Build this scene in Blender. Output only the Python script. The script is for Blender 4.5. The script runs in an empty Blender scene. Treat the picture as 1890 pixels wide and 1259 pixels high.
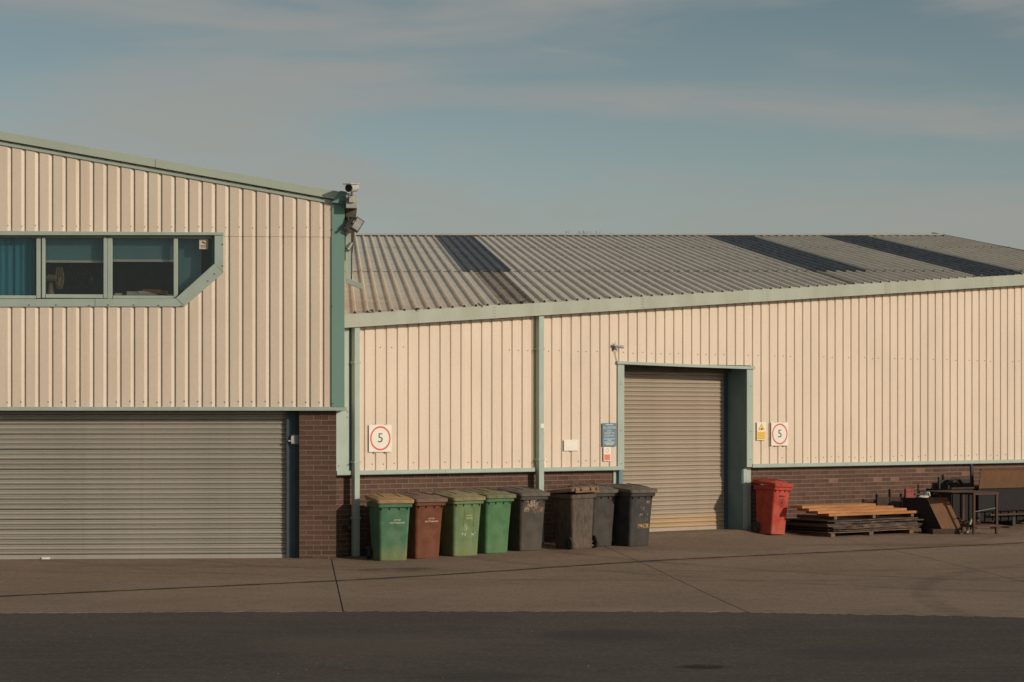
import bpy, math, random
from math import sin, cos, tan, atan2, pi, radians, sqrt, floor
from mathutils import Vector, Matrix
random.seed(11)
SC = bpy.context.scene
COL = SC.collection

# ------------------------------------------------------------------ camera, sky, sun, exposure
EYE = 2.12
F, CX, HY = 4100.0, 945.0, 770.0          # focal length and horizon in photo pixels (photo 1890 wide)
cam = bpy.data.cameras.new('camera'); camo = bpy.data.objects.new('camera', cam); COL.objects.link(camo)
camo.location = (0, 0, EYE); camo.rotation_euler = (radians(90), 0, 0)
cam.sensor_width = 36; cam.lens = 36*F/1890; cam.shift_y = (HY-629.5)/1890
cam.clip_start = .1; cam.clip_end = 3000
SC.camera = camo
SUN_AZ, SUN_EL = radians(54), radians(19.5)   # azimuth to the right of "behind the camera"
sd = Vector((sin(SUN_AZ)*cos(SUN_EL), -cos(SUN_AZ)*cos(SUN_EL), sin(SUN_EL)))
sun = bpy.data.lights.new('sun', 'SUN'); suno = bpy.data.objects.new('sun', sun); COL.objects.link(suno)
sun.energy = 2.75; sun.angle = radians(.55); sun.color = (1.0, .865, .70)
suno.rotation_euler = sd.to_track_quat('Z', 'Y').to_euler(); suno.location = (20, -20, 15)
W = bpy.data.worlds.new('World'); SC.world = W; W.use_nodes = True
vs = SC.view_settings
vs.view_transform = 'Standard'; vs.look = 'None'; vs.exposure = 0; vs.gamma = 1; vs.use_curve_mapping = False

class NT:
    def __init__(s, tree): s.t = tree
    def n(s, typ, **kw):
        nd = s.t.nodes.new(typ)
        ins = kw.pop('ins', {})
        for k, v in kw.items(): setattr(nd, k, v)
        for k, v in ins.items(): s.set(nd.inputs[k], v)
        return nd
    def set(s, sock, v):
        if hasattr(v, 'is_output') or isinstance(v, bpy.types.NodeSocket): s.t.links.new(v, sock)
        elif isinstance(v, (tuple, list)) and len(v) == 3 and sock.type == 'RGBA': sock.default_value = (*v, 1)
        else: sock.default_value = v
    def math(s, op, a, b=None, c=None, clamp=False):
        nd = s.n('ShaderNodeMath', operation=op, use_clamp=clamp); s.set(nd.inputs[0], a)
        if b is not None: s.set(nd.inputs[1], b)
        if c is not None: s.set(nd.inputs[2], c)
        return nd.outputs[0]
    def mix(s, f, a, b, mode='MIX'):
        nd = s.n('ShaderNodeMix', data_type='RGBA', blend_type=mode)
        s.set(nd.inputs[0], f); s.set(nd.inputs[6], a); s.set(nd.inputs[7], b); return nd.outputs[2]
    def noise(s, vec, scale, detail=4, rough=.55, dist=0):
        nd = s.n('ShaderNodeTexNoise'); s.set(nd.inputs['Vector'], vec)
        nd.inputs['Scale'].default_value = scale; nd.inputs['Detail'].default_value = detail
        nd.inputs['Roughness'].default_value = rough; nd.inputs['Distortion'].default_value = dist
        return nd.outputs['Fac']
    def step(s, v, a, b, o0=0., o1=1.):
        nd = s.n('ShaderNodeMapRange', interpolation_type='SMOOTHSTEP', clamp=True); s.set(nd.inputs[0], v)
        for i, q in enumerate((a, b, o0, o1)): nd.inputs[i+1].default_value = q
        return nd.outputs[0]
    def map(s, vec, scale=(1,1,1), loc=(0,0,0), rot=(0,0,0)):
        nd = s.n('ShaderNodeMapping'); s.set(nd.inputs[0], vec); nd.inputs['Location'].default_value = loc
        nd.inputs['Rotation'].default_value = rot; nd.inputs['Scale'].default_value = scale; return nd.outputs[0]

def build_world():
    t = NT(W.node_tree); W.node_tree.nodes.clear()
    sky = t.n('ShaderNodeTexSky', sky_type='NISHITA'); sky.sun_disc = False
    sky.sun_elevation = SUN_EL; sky.sun_rotation = atan2(sd.x, sd.y)
    sky.air_density = 1.0; sky.dust_density = 1.6; sky.ozone_density = 1.6; sky.altitude = 50
    d = t.n('ShaderNodeTexCoord').outputs['Generated']
    # overall haze tone: sky pulled towards a dull grey teal as on a thinly veiled afternoon
    bw = t.n('ShaderNodeRGBToBW'); t.set(bw.inputs[0], sky.outputs[0])
    grey = t.mix(1.0, bw.outputs[0], (1.02, 1.06, 1.06), 'MULTIPLY')
    base = t.mix(.55, sky.outputs[0], grey)
    base = t.mix(1.0, base, SKY_TINT, 'MULTIPLY')
    sep = t.n('ShaderNodeSeparateXYZ'); t.set(sep.inputs[0], d)
    up = t.step(sep.outputs[2], .06, .24)
    base = t.mix(up, base, t.mix(1.0, base, (.60, .71, .76), 'MULTIPLY'))
    # soft streaky cirrus
    v = t.map(d, (2.6, 2.6, 15.0), loc=(5.1, 0, .1), rot=(0, radians(5), 0))
    c1 = t.noise(v, 1.5, 3, .45, .6)
    v2 = t.map(d, (7, 7, 46), loc=(3.1, .4, 2), rot=(0, radians(-6), 0))
    c2 = t.noise(v2, 1.2, 5, .55, 1.2)
    m = t.math('MULTIPLY_ADD', c2, .30, c1)
    m = t.step(m, .54, .80)
    m = t.math('MULTIPLY', m, t.step(sep.outputs[2], .05, .09, .35, 1))
    m = t.math('MULTIPLY', m, .70)
    base = t.mix(m, base, CLOUD_COL)
    bg = t.n('ShaderNodeBackground', ins={'Color': base, 'Strength': SKY_STR})
    o = t.n('ShaderNodeOutputWorld'); t.t.links.new(bg.outputs[0], o.inputs[0])
SKY_STR = .10; SKY_TINT = (.80, .86, .82); CLOUD_COL = (3.3, 3.22, 2.98)
build_world()

# ------------------------------------------------------------------ materials
def P(nt, **ins):
    b = nt.n('ShaderNodeBsdfPrincipled'); o = nt.n('ShaderNodeOutputMaterial')
    for k, v in ins.items(): nt.set(b.inputs[k.replace('_', ' ')], v)
    nt.t.links.new(b.outputs[0], o.inputs[0]); return b
def new_mat(name):
    m = bpy.data.materials.new(name); m.use_nodes = True; m.node_tree.nodes.clear(); return m, NT(m.node_tree)
def weathered(name, c1, c2, scale=2.0, rough=.6, metal=0., stretch=(1,1,1), amt=.6, fine=.12, bump=.15, bscale=60, rand=0., dist=.002, extra=None, spec=.35, coord='Object'):
    m, t = new_mat(name)
    tc = t.n('ShaderNodeTexCoord').outputs[coord]
    n1 = t.noise(t.map(tc, stretch), scale, 6, .6, .3)
    f = t.math('MULTIPLY', t.step(n1, .38, .66), amt)
    col = t.mix(f, c1, c2)
    n2 = t.noise(tc, bscale, 3, .6)
    col = t.mix(1.0, col, t.n('ShaderNodeCombineColor', ins={0: t.step(n2, .25, .75, 1-fine, 1+fine), 1: t.step(n2, .25, .75, 1-fine, 1+fine), 2: t.step(n2, .25, .75, 1-fine, 1+fine)}).outputs[0], 'MULTIPLY')
    if rand:
        oi = t.n('ShaderNodeObjectInfo').outputs['Random']; gi = t.n('ShaderNodeNewGeometry').outputs['Random Per Island']
        r = t.math('FRACT', t.math('ADD', oi, gi))
        hs = t.n('ShaderNodeHueSaturation', ins={'Color': col, 'Value': t.math('MULTIPLY_ADD', r, 2*rand, 1-rand), 'Hue': t.math('MULTIPLY_ADD', t.math('FRACT', t.math('MULTIPLY', r, 7.3)), .02, .49)})
        col = hs.outputs[0]
    if extra: col = extra(t, tc, col)
    b = t.n('ShaderNodeBump', ins={'Strength': bump, 'Distance': dist, 'Height': n2})
    P(t, Base_Color=col, Roughness=t.step(n1, .2, .8, max(0, rough-.08), min(1, rough+.08)), Metallic=metal, Normal=b.outputs[0], Specular_IOR_Level=spec)
    return m

CREAM = (.705, .575, .46); GREENP = (.375, .435, .375)
def clad_extra(t, tc, col):
    sx = t.n('ShaderNodeSeparateXYZ'); t.set(sx.inputs[0], tc)
    streak = t.noise(t.map(tc, (22, 22, .35)), 1.0, 5, .65)
    col = t.mix(t.math('MULTIPLY', t.step(streak, .52, .78), .28), col, (.44, .37, .29))
    # each metre wide sheet has faded a little differently
    sh = t.n('ShaderNodeTexWhiteNoise', noise_dimensions='1D'); t.set(sh.inputs['W'], t.math('FLOOR', sx.outputs[0]))
    k = t.math('MULTIPLY_ADD', sh.outputs[0], .06, .97)
    return t.mix(1.0, col, t.n('ShaderNodeCombineColor', ins={0: k, 1: k, 2: k}).outputs[0], 'MULTIPLY')
M = {}
M['clad'] = weathered('cream_cladding', CREAM, (.62, .505, .40), 1.3, .52, bump=.05, fine=.03, bscale=25, extra=clad_extra, amt=.5, stretch=(1,1,.5))
M['trim'] = weathered('pale_green_trim', GREENP, (.305, .355, .31), 3, .5, stretch=(1,1,.6), fine=.05, bump=.06, amt=.5)
M['gutter'] = weathered('weathered_green_gutter', (.385, .40, .33), (.31, .32, .25), 2.2, .5, stretch=(1,1,.25), fine=.05, bump=.06, amt=.65)
M['verge'] = weathered('verge_green', (.41, .455, .37), (.36, .40, .33), 1.6, .5, fine=.05, bump=.05, amt=.6)
M['teal'] = weathered('teal_flashing', (.18, .30, .25), (.155, .265, .225), 1.5, .5, stretch=(1,1,.3), fine=.04, bump=.05)
M['jamb'] = weathered('dark_teal_jamb', (.15, .235, .25), (.12, .18, .195), 3, .55, fine=.06, bump=.05)
M['guide'] = weathered('blue_grey_guide', (.06, .085, .10), (.045, .06, .075), 3, .5, fine=.06)
M['brick'] = weathered('brown_brick', (.105, .053, .037), (.084, .051, .037), 9, .85, fine=.28, bump=.5, bscale=110, rand=.17, amt=.8)
M['brick_pale'] = weathered('pale_brick', (.21, .115, .078), (.16, .09, .06), 9, .85, fine=.2, bump=.5, bscale=110)
M['mortar'] = weathered('mortar', (.25, .16, .12), (.19, .12, .09), 4, .95, fine=.15, bump=.4, bscale=150)
def shutter_extra(t, tc, col):
    sx = t.n('ShaderNodeSeparateXYZ'); t.set(sx.inputs[0], tc)
    st = t.noise(t.map(tc, (6, 1, .4)), 1, 5, .65)
    return t.mix(t.math('MULTIPLY', t.step(st, .5, .8), .35), col, (.25, .20, .145))
M['shutter'] = weathered('galvanised_shutter', (.385, .355, .30), (.31, .285, .24), 2, .5, metal=.2, stretch=(.3,1,1), fine=.05, bump=.05, rand=.08, extra=shutter_extra)
M['shutter_b'] = weathered('dusty_shutter', (.40, .325, .25), (.32, .26, .20), 2, .55, metal=.15, stretch=(.3,1,1), fine=.05, bump=.05, rand=.04, extra=shutter_extra)
def roof_extra(t, tc, col):
    n = t.noise(t.map(tc, (1.2, 1, 1)), 1.1, 6, .65, .5)
    sx = t.n('ShaderNodeSeparateXYZ'); t.set(sx.inputs[0], tc)
    low = t.step(sx.outputs[0], -1.5, 3.5, 1, 0)
    col = t.mix(t.math('MULTIPLY', t.math('MULTIPLY', t.step(n, .3, .6), low), .75), col, (.33, .235, .16))
    sp = t.noise(tc, 9, 3, .7)
    return t.mix(t.step(sp, .66, .74, 0, .5), col, (.16, .12, .09))
M['roof'] = weathered('dusty_grey_brown_roof', (.72, .625, .50), (.58, .50, .40), 1.5, .5, fine=.10, bump=.08, bscale=40, extra=roof_extra, metal=.05)
M['roof_stained'] = weathered('stained_roof', (.36, .28, .21), (.22, .17, .13), 3, .6, stretch=(1,1,1), fine=.15, bump=.08, amt=.9)
M['rooflight'] = weathered('dark_rooflight', (.105, .10, .10), (.060, .060, .063), 3, .5, fine=.1, amt=.7)
M['ridge'] = weathered('ridge_cap', (.55, .50, .42), (.42, .38, .33), 3, .6)
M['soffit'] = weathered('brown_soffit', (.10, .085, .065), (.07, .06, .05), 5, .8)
M['white'] = weathered('white_plastic', (.50, .48, .44), (.36, .34, .31), 12, .4, fine=.04)
M['signwhite'] = weathered('sign_white', (.80, .74, .66), (.70, .63, .54), 6, .45, fine=.02, amt=.4)
M['signred'] = weathered('sign_red', (.70, .12, .075), (.60, .10, .07), 6, .45, fine=.02)
M['signpink'] = weathered('faded_red_print', (.80, .25, .19), (.75, .33, .25), 30, .45, fine=.03)
M['signblack'] = weathered('sign_black', (.05, .04, .035), (.03, .03, .03), 6, .5, fine=.02)
M['signblue'] = weathered('sign_blue', (.13, .205, .26), (.18, .26, .31), 14, .45, fine=.03, amt=.4)
M['signyellow'] = weathered('sign_yellow', (.80, .52, .10), (.76, .50, .16), 14, .45, fine=.02, amt=.4)
M['signtext'] = weathered('sign_pale_text', (.55, .60, .60), (.5, .55, .56), 10, .5, fine=.02)
M['ochre'] = weathered('sign_ochre', (.60, .33, .02), (.55, .3, .03), 10, .5)
M['blacksteel'] = weathered('black_steel', (.03, .028, .026), (.05, .04, .034), 8, .5, fine=.1)
M['near_black'] = weathered('near_black_steel', (.014, .012, .012), (.022, .017, .015), 8, .85, fine=.1)  # near-black: deep shade on crate, skip hull and chute side put into colour
M['lamp_glass'] = weathered('lamp_glass', (.28, .26, .23), (.2, .19, .17), 8, .15, fine=.05, spec=.6)
M['steel'] = weathered('grey_steel', (.20, .20, .19), (.28, .27, .25), 8, .4, metal=.4, fine=.1)
M['lens'] = weathered('dark_lens', (.02, .02, .025), (.015, .015, .02), 8, .1, fine=.05, spec=.6)
M['tyre'] = weathered('rubber', (.030, .028, .027), (.06, .052, .045), 12, .8, fine=.2)
M['rust'] = weathered('rusty_sheet', (.17, .072, .030), (.115, .068, .038), 3.2, .75, fine=.18, bump=.3, bscale=90, amt=.9)
M['rust_dark'] = weathered('dark_rust', (.060, .028, .020), (.035, .022, .018), 6, .8, fine=.2, bump=.3)
M['rust_mid'] = weathered('brown_rust', (.085, .042, .028), (.05, .030, .022), 7, .8, fine=.25, bump=.3)
M['redpaint'] = weathered('flaking_red_paint', (.26, .035, .03), (.20, .12, .10), 9, .6, fine=.2, amt=.7, stretch=(1,1,.4))
M['timber'] = weathered('orange_timber', (.44, .195, .075), (.27, .105, .042), 7, .7, stretch=(.25,1,1.6), fine=.15, bump=.3, rand=.12)
M['sandy2'] = weathered('part_sandy_slats', (.43, .325, .215), (.37, .275, .18), 3, .7, stretch=(.3,1,1), fine=.08, bump=.05)
M['sandy'] = weathered('sandy_slats', (.46, .32, .185), (.38, .27, .165), 3, .7, stretch=(.3,1,1), fine=.08, bump=.05)
M['board'] = weathered('weathered_board', (.075, .050, .038), (.15, .105, .078), 5, .85, stretch=(.35,1,3), fine=.35, bump=.5, rand=.5)
M['bearer'] = weathered('pale_bearer', (.16, .10, .065), (.10, .07, .05), 8, .85, fine=.2, bump=.3)
M['blind'] = weathered('teal_blind', (.19, .36, .37), (.165, .32, .34), 4, .8, fine=.04, stretch=(1,1,.3))
M['curtain'] = weathered('blue_curtain', (.08, .36, .46), (.055, .28, .37), 5, .8, fine=.05, stretch=(3,1,.3))
M['room'] = weathered('office_wall', (.20, .18, .155), (.15, .135, .12), 3, .9)
M['beige'] = weathered('beige_plastic', (.42, .30, .18), (.34, .24, .14), 6, .5)
M['paper'] = weathered('paper', (.62, .54, .44), (.5, .42, .34), 12, .9)
M['redfolder'] = weathered('red_folder', (.36, .12, .09), (.28, .1, .08), 12, .8)
M['plant'] = weathered('dark_leaf', (.07, .085, .06), (.045, .055, .04), 8, .7, rand=.3)
M['bark'] = weathered('bark', (.05, .04, .03), (.03, .025, .02), 8, .9)
M['joint'] = weathered('joint_dirt', (.030, .024, .020), (.02, .016, .014), 6, .95)

def glass_mat():
    m, t = new_mat('window_glass')
    fr = t.n('ShaderNodeFresnel', ins={'IOR': 1.5})
    tr = t.n('ShaderNodeBsdfTransparent', ins={'Color': (.88, .90, .90)})
    gl = t.n('ShaderNodeBsdfGlossy', ins={'Color': (.9, .9, .9), 'Roughness': .03})
    mx = t.n('ShaderNodeMixShader'); t.set(mx.inputs[0], t.math('MULTIPLY', fr.outputs[0], .75))
    t.t.links.new(tr.outputs[0], mx.inputs[1]); t.t.links.new(gl.outputs[0], mx.inputs[2])
    o = t.n('ShaderNodeOutputMaterial'); t.t.links.new(mx.outputs[0], o.inputs[0]); return m
M['glass'] = glass_mat()

def bin_mat(name, c, dust=(.20, .15, .09), dustamt=.5, marks=(), rough=.62, streak=.3, scrape=.0):
    """faded plastic with dust gathered low down, streaks, and paint marks at places on the front"""
    m, t = new_mat(name)
    tc = t.n('ShaderNodeTexCoord').outputs['Object']
    sx = t.n('ShaderNodeSeparateXYZ'); t.set(sx.inputs[0], tc)
    n1 = t.noise(tc, 5, 6, .6, .4); n2 = t.noise(t.map(tc, (16, 16, 1.6)), 1, 5, .7); n3 = t.noise(tc, 90, 3, .6)
    dark = tuple(q*.62 for q in c); pale = tuple(min(1, q*1.25+.02) for q in c)
    col = t.mix(t.step(n1, .35, .7), c, pale)
    col = t.mix(t.math('MULTIPLY', t.step(n2, .5, .8), streak), col, dark)
    g = t.math('ADD', t.step(sx.outputs[2], .02, .30, 1, 0), t.math('MULTIPLY', t.step(n1, .45, .7), .35))
    g = t.math('MULTIPLY', t.math('MULTIPLY', g, t.step(n2, .3, .62, .25, 1)), dustamt, clamp=True)
    col = t.mix(g, col, dust)
    if scrape:
        ns = t.noise(t.map(tc, (30, 30, 5)), 1, 6, .75)
        col = t.mix(t.math('MULTIPLY', t.step(ns, .44, .6), scrape), col, (.20, .14, .10))
    for (mx_, mz, wx, wz, mc, dens) in marks:
        fx = t.step(t.math('ABSOLUTE', t.math('SUBTRACT', sx.outputs[0], mx_)), wx*.6, wx, 1, 0)
        fz = t.step(t.math('ABSOLUTE', t.math('SUBTRACT', sx.outputs[2], mz)), wz*.5, wz, 1, 0)
        nn = t.noise(t.map(tc, (1, 1, .8), loc=(mz*9, 0, mx_*7)), 34, 4, .6, 1.5)
        k = t.math('MULTIPLY', t.math('MULTIPLY', fx, fz), t.step(nn, dens, dens+.07))
        k = t.math('MULTIPLY', k, t.step(sx.outputs[1], -.1, -.12, 0, 1))
        col = t.mix(k, col, mc)
    col = t.mix(t.step(n3, .62, .75, 0, .25), col, dark)
    b = t.n('ShaderNodeBump', ins={'Strength': .25, 'Distance': .002, 'Height': n3})
    P(t, Base_Color=col, Roughness=t.step(n1, .3, .7, rough-.04, rough+.12), Normal=b.outputs[0], Specular_IOR_Level=.2)
    return m

def ground_mat(name, c1, c2, c3, speck, scale, tracks=False, rough=.9):
    m, t = new_mat(name)
    tc = t.n('ShaderNodeTexCoord').outputs['Object']
    big = t.noise(tc, .35, 5, .6, .6); mid = t.noise(t.map(tc, (1, 2.2, 1)), 1.6, 6, .65); fine = t.noise(tc, scale, 4, .7); gr = t.noise(tc, scale*.33, 3, .7)
    col = t.mix(t.step(big, .35, .66), c1, c2)
    col = t.mix(t.math('MULTIPLY', t.step(mid, .5, .75), .55), col, c3)
    col = t.mix(t.step(fine, .42, .30, 0, .35), col, tuple(q*.45 for q in c1))
    col = t.mix(t.step(gr, .60, .72, 0, .35), col, speck)
    cg = t.noise(t.map(tc, (1.6, .55, 1)), 14, 5, .8); cg2 = t.noise(t.map(tc, (1, 1.7, 1), rot=(0, 0, .3)), 3.2, 6, .72, .4)
    col = t.mix(t.step(cg, .53, .66, 0, .42), col, speck); col = t.mix(t.step(cg, .47, .36, 0, .5), col, tuple(q*.45 for q in c1))
    col = t.mix(t.step(cg2, .55, .68, 0, .45), col, tuple(min(1, q*1.3) for q in c2)); col = t.mix(t.step(cg2, .44, .33, 0, .45), col, tuple(q*.6 for q in c1))
    col = t.mix(t.step(fine, .64, .74, 0, .55), col, speck)
    if not tracks:
        sx = t.n('ShaderNodeSeparateXYZ'); t.set(sx.inputs[0], tc)
        for (ax, ay, rx, ry, cc, am) in ((1.62, 18.9, .30, .22, (.018, .016, .015), .9), (-1.3, 20.8, 1.6, 1.2, (.105, .088, .066), .5), (.9, 21.6, .9, .9, (.035, .031, .029), .55), (3.2, 20.0, 1.1, .8, (.040, .035, .032), .5), (-3.4, 22.3, 1.5, .7, (.09, .074, .06), .45), (-.3, 18.2, .7, .5, (.036, .032, .03), .6), (3.9, 22.6, .8, .35, (.10, .082, .066), .45)):
            dx = t.math('DIVIDE', t.math('SUBTRACT', sx.outputs[0], ax), rx); dy = t.math('DIVIDE', t.math('SUBTRACT', sx.outputs[1], ay), ry)
            r = t.math('SQRT', t.math('ADD', t.math('MULTIPLY', dx, dx), t.math('MULTIPLY', dy, dy)))
            r = t.math('ADD', r, t.math('MULTIPLY_ADD', mid, .9, -.45))
            col = t.mix(t.step(r, .35, 1.0, am, 0), col, cc)
        wl = t.noise(t.map(tc, (.12, 1.6, 1), rot=(0, 0, radians(-2))), 1.4, 5, .6)
        col = t.mix(t.step(wl, .52, .68, 0, .4), col, (.105, .086, .070))
    if tracks:
        sx = t.n('ShaderNodeSeparateXYZ'); t.set(sx.inputs[0], tc)
        for (ax, ay, R, wd, am) in ((9.5, 37, 9.3, .16, .5), (9.5, 37, 10.9, .16, .45), (3.0, 42, 12.2, .15, .4), (3.0, 42, 13.7, .14, .35), (14, 25, 9.5, .2, .4), (14, 25, 8.0, .18, .4), (-4, 44, 13.8, .2, .3)):
            dx = t.math('SUBTRACT', sx.outputs[0], ax); dy = t.math('SUBTRACT', sx.outputs[1], ay)
            r = t.math('SQRT', t.math('ADD', t.math('MULTIPLY', dx, dx), t.math('MULTIPLY', dy, dy)))
            r = t.math('ADD', r, t.math('MULTIPLY', big, .5))
            k = t.step(t.math('ABSOLUTE', t.math('SUBTRACT', r, R)), wd*.4, wd, am, 0)
            k = t.math('MULTIPLY', k, t.step(mid, .35, .6, .2, 1))
            col = t.mix(k, col, tuple(q*.45 for q in c1))
        # oil stain and dust by the bins
        for (ax, ay, rx, ry, cc, am) in ((-1.55, 31.2, .9, .5, (.03, .024, .02), .8), (1.0, 33.1, 1.6, .45, (.27, .165, .095), .65), (3.2, 35.7, 2.0, .8, (.25, .155, .10), .5), (6.8, 36.0, 3, .5, (.045, .035, .028), .45), (-4.2, 31.9, 3.5, .4, (.07, .05, .035), .4)):
            dx = t.math('DIVIDE', t.math('SUBTRACT', sx.outputs[0], ax), rx); dy = t.math('DIVIDE', t.math('SUBTRACT', sx.outputs[1], ay), ry)
            r = t.math('SQRT', t.math('ADD', t.math('MULTIPLY', dx, dx), t.math('MULTIPLY', dy, dy)))
            k = t.math('MULTIPLY', t.step(r, .2, 1.1, am, 0), t.step(mid, .36, .58))
            col = t.mix(k, col, cc)
        # brushed texture across the slab
        br = t.noise(t.map(tc, (22, 2.0, 1), rot=(0, 0, radians(-8))), 1, 3, .6)
        col = t.mix(t.step(br, .5, .68, 0, .22), col, tuple(q*.6 for q in c1))
    b1 = t.n('ShaderNodeBump', ins={'Strength': .6, 'Distance': .006, 'Height': fine})
    b2 = t.n('ShaderNodeBump', ins={'Strength': .4, 'Distance': .03, 'Height': mid, 'Normal': b1.outputs[0]})
    P(t, Base_Color=col, Roughness=rough, Normal=b2.outputs[0], Specular_IOR_Level=.2)
    return m
M['concrete'] = ground_mat('worn_concrete', (.215, .150, .108), (.262, .186, .138), (.175, .122, .089), (.31, .23, .17), 55, True)
M['asphalt'] = ground_mat('asphalt', (.070, .057, .049), (.092, .073, .061), (.055, .046, .041), (.19, .155, .13), 42)

# ------------------------------------------------------------------ mesh building
def empty(name, label=None, cat=None, group=None, loc=(0,0,0), rz=0, kind=None, rot=None):
    o = bpy.data.objects.new(name, None); COL.objects.link(o); o.location = loc
    o.rotation_euler = rot if rot else (0, 0, rz); o.empty_display_size = .2
    tag(o, label, cat, group, kind); return o
def tag(o, label=None, cat=None, group=None, kind=None):
    if label: o['label'] = label
    if cat: o['category'] = cat
    if group: o['group'] = group
    if kind: o['kind'] = kind
    return o
class MB:
    def __init__(s): s.v, s.f, s.m = [], [], []
    def add(s, vs, fs, mi=0):
        b = len(s.v); s.v += [tuple(q) for q in vs]; s.f += [tuple(b+i for i in f) for f in fs]; s.m += [mi]*len(fs); return s
    def box(s, x0, x1, y0, y1, z0, z1, mi=0, mat=None):
        vs = [(x, y, z) for z in (z0, z1) for y in (y0, y1) for x in (x0, x1)]
        if mat: vs = [mat @ Vector(q) for q in vs]
        return s.add(vs, [(0,2,3,1), (4,5,7,6), (0,1,5,4), (2,6,7,3), (0,4,6,2), (1,3,7,5)], mi)
    def prism(s, poly, y0, y1, mi=0):
        """poly in (x,z), anticlockwise seen from -y; extruded along y"""
        n = len(poly); vs = [(x, y0, z) for x, z in poly] + [(x, y1, z) for x, z in poly]
        fs = [tuple(range(n)), tuple(range(2*n-1, n-1, -1))] + [(i, n+i, n+(i+1) % n, (i+1) % n) for i in range(n)]
        return s.add(vs, fs, mi)
    def hexa(s, a, b, mi=0):
        """two quads (4 points each) joined"""
        return s.add(list(a)+list(b), [(0,1,2,3), (7,6,5,4), (0,4,5,1), (1,5,6,2), (2,6,7,3), (3,7,4,0)], mi)
    def tube(s, pts, r, seg=8, mi=0, cap=True, rs=None):
        pts = [Vector(p) for p in pts]; vs, fs = [], []
        for i, p in enumerate(pts):
            d = (pts[min(i+1, len(pts)-1)]-pts[max(i-1, 0)]).normalized()
            a = d.orthogonal().normalized() if abs(d.z) > .9 else d.cross(Vector((0,0,1))).normalized()
            b = d.cross(a); rr = rs[i] if rs else r
            vs += [p + a*rr*cos(2*pi*k/seg) + b*rr*sin(2*pi*k/seg) for k in range(seg)]
        for i in range(len(pts)-1):
            fs += [(i*seg+k, i*seg+(k+1) % seg, (i+1)*seg+(k+1) % seg, (i+1)*seg+k) for k in range(seg)]
        if cap: fs += [tuple(range(seg))[::-1], tuple((len(pts)-1)*seg+k for k in range(seg))]
        return s.add(vs, fs, mi)
    def build(s, name, mat, parent=None, smooth=False, bevel=0, **tags):
        me = bpy.data.meshes.new(name); me.from_pydata(s.v, [], s.f)
        for q in (mat if isinstance(mat, (list, tuple)) else [mat]): me.materials.append(q)
        for p, mi in zip(me.polygons, s.m): p.material_index = mi; p.use_smooth = bool(smooth)
        me.validate(); me.update()
        o = bpy.data.objects.new(name, me); COL.objects.link(o)
        if parent: o.parent = parent
        if smooth and smooth != 'all':
            me.set_sharp_from_angle(angle=radians(35))
        wn = o.modifiers.new('weighted_normal', 'WEIGHTED_NORMAL'); wn.keep_sharp = True; wn.weight = 100
        if bevel:
            b = o.modifiers.new('bevel', 'BEVEL'); b.width = bevel; b.segments = 2; b.limit_method = 'ANGLE'; b.angle_limit = radians(40)
        tag(o, **tags); return o
def text(name, body, size, mat, parent, loc, rot=(pi/2, 0, 0), align='CENTER', sx=1, ext=.0008, bold=0):
    c = bpy.data.curves.new(name, 'FONT'); c.body = body; c.size = size; c.align_x = align; c.align_y = 'CENTER'
    c.extrude = ext; c.offset = bold; c.resolution_u = 3; c.materials.append(mat)
    o0 = bpy.data.objects.new(name, c); COL.objects.link(o0); me = bpy.data.meshes.new_from_object(o0)
    COL.objects.unlink(o0); bpy.data.objects.remove(o0)
    o = bpy.data.objects.new(name, me); COL.objects.link(o); o.parent = parent
    o.location = loc; o.rotation_euler = rot; o.scale = (sx, 1, 1); return o

class Frame:
    """a vertical wall: x along, y into the wall, z up"""
    def __init__(s, px, Y, ang):
        s.ang = ang; s.o = Vector(((px-CX)/F*Y, Y, 0)); s.u = Vector((cos(ang), sin(ang), 0)); s.w = Vector((-sin(ang), cos(ang), 0))
    def P(s, px, py, y=0):
        r = Vector(((px-CX)/F, 1, (HY-py)/F)); o = Vector((0, 0, EYE))
        t = (s.o + s.w*y - o).dot(s.w)/r.dot(s.w); p = o + r*t - s.o
        return p.dot(s.u), p.z
    def X(s, px, y=0): return s.P(px, 800, y)[0]
    def Z(s, px, py, y=0): return s.P(px, py, y)[1]
    def world(s, x, y, z): return s.o + s.u*x + s.w*y + Vector((0, 0, z))
    def local(s, v): d = v - s.o; return Vector((d.dot(s.u), d.dot(s.w), v.z))
    def rv(s, v): return Vector((v.dot(s.u), v.dot(s.w), v.z))
FL = Frame(620, 33.36, radians(4.5))
FR = Frame(660, 33.83, radians(36.4))

def sst(a, b, x):
    t = max(0, min(1, (x-a)/(b-a))); return t*t*(3-2*t)
def H(x, y):
    """height of the yard: rises a little to the right and up to the threshold of the right hall"""
    d = -(Vector((x, y, 0)) - FR.o).dot(FR.w)
    wz_ = .165*sst(-2.4, 2.8, x); k = .03 + .085*sst(-2, 3, x)
    return (wz_ - k*(1-math.exp(-max(d, 0)/.45)))*sst(24.5, 33, y)
def ground_pt(px, py):
    z = 0
    for _ in range(12):
        Y = (EYE-z)*F/(py-HY); z = H((px-CX)/F*Y, Y)
    return Vector(((px-CX)/F*Y, Y, z))

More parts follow.
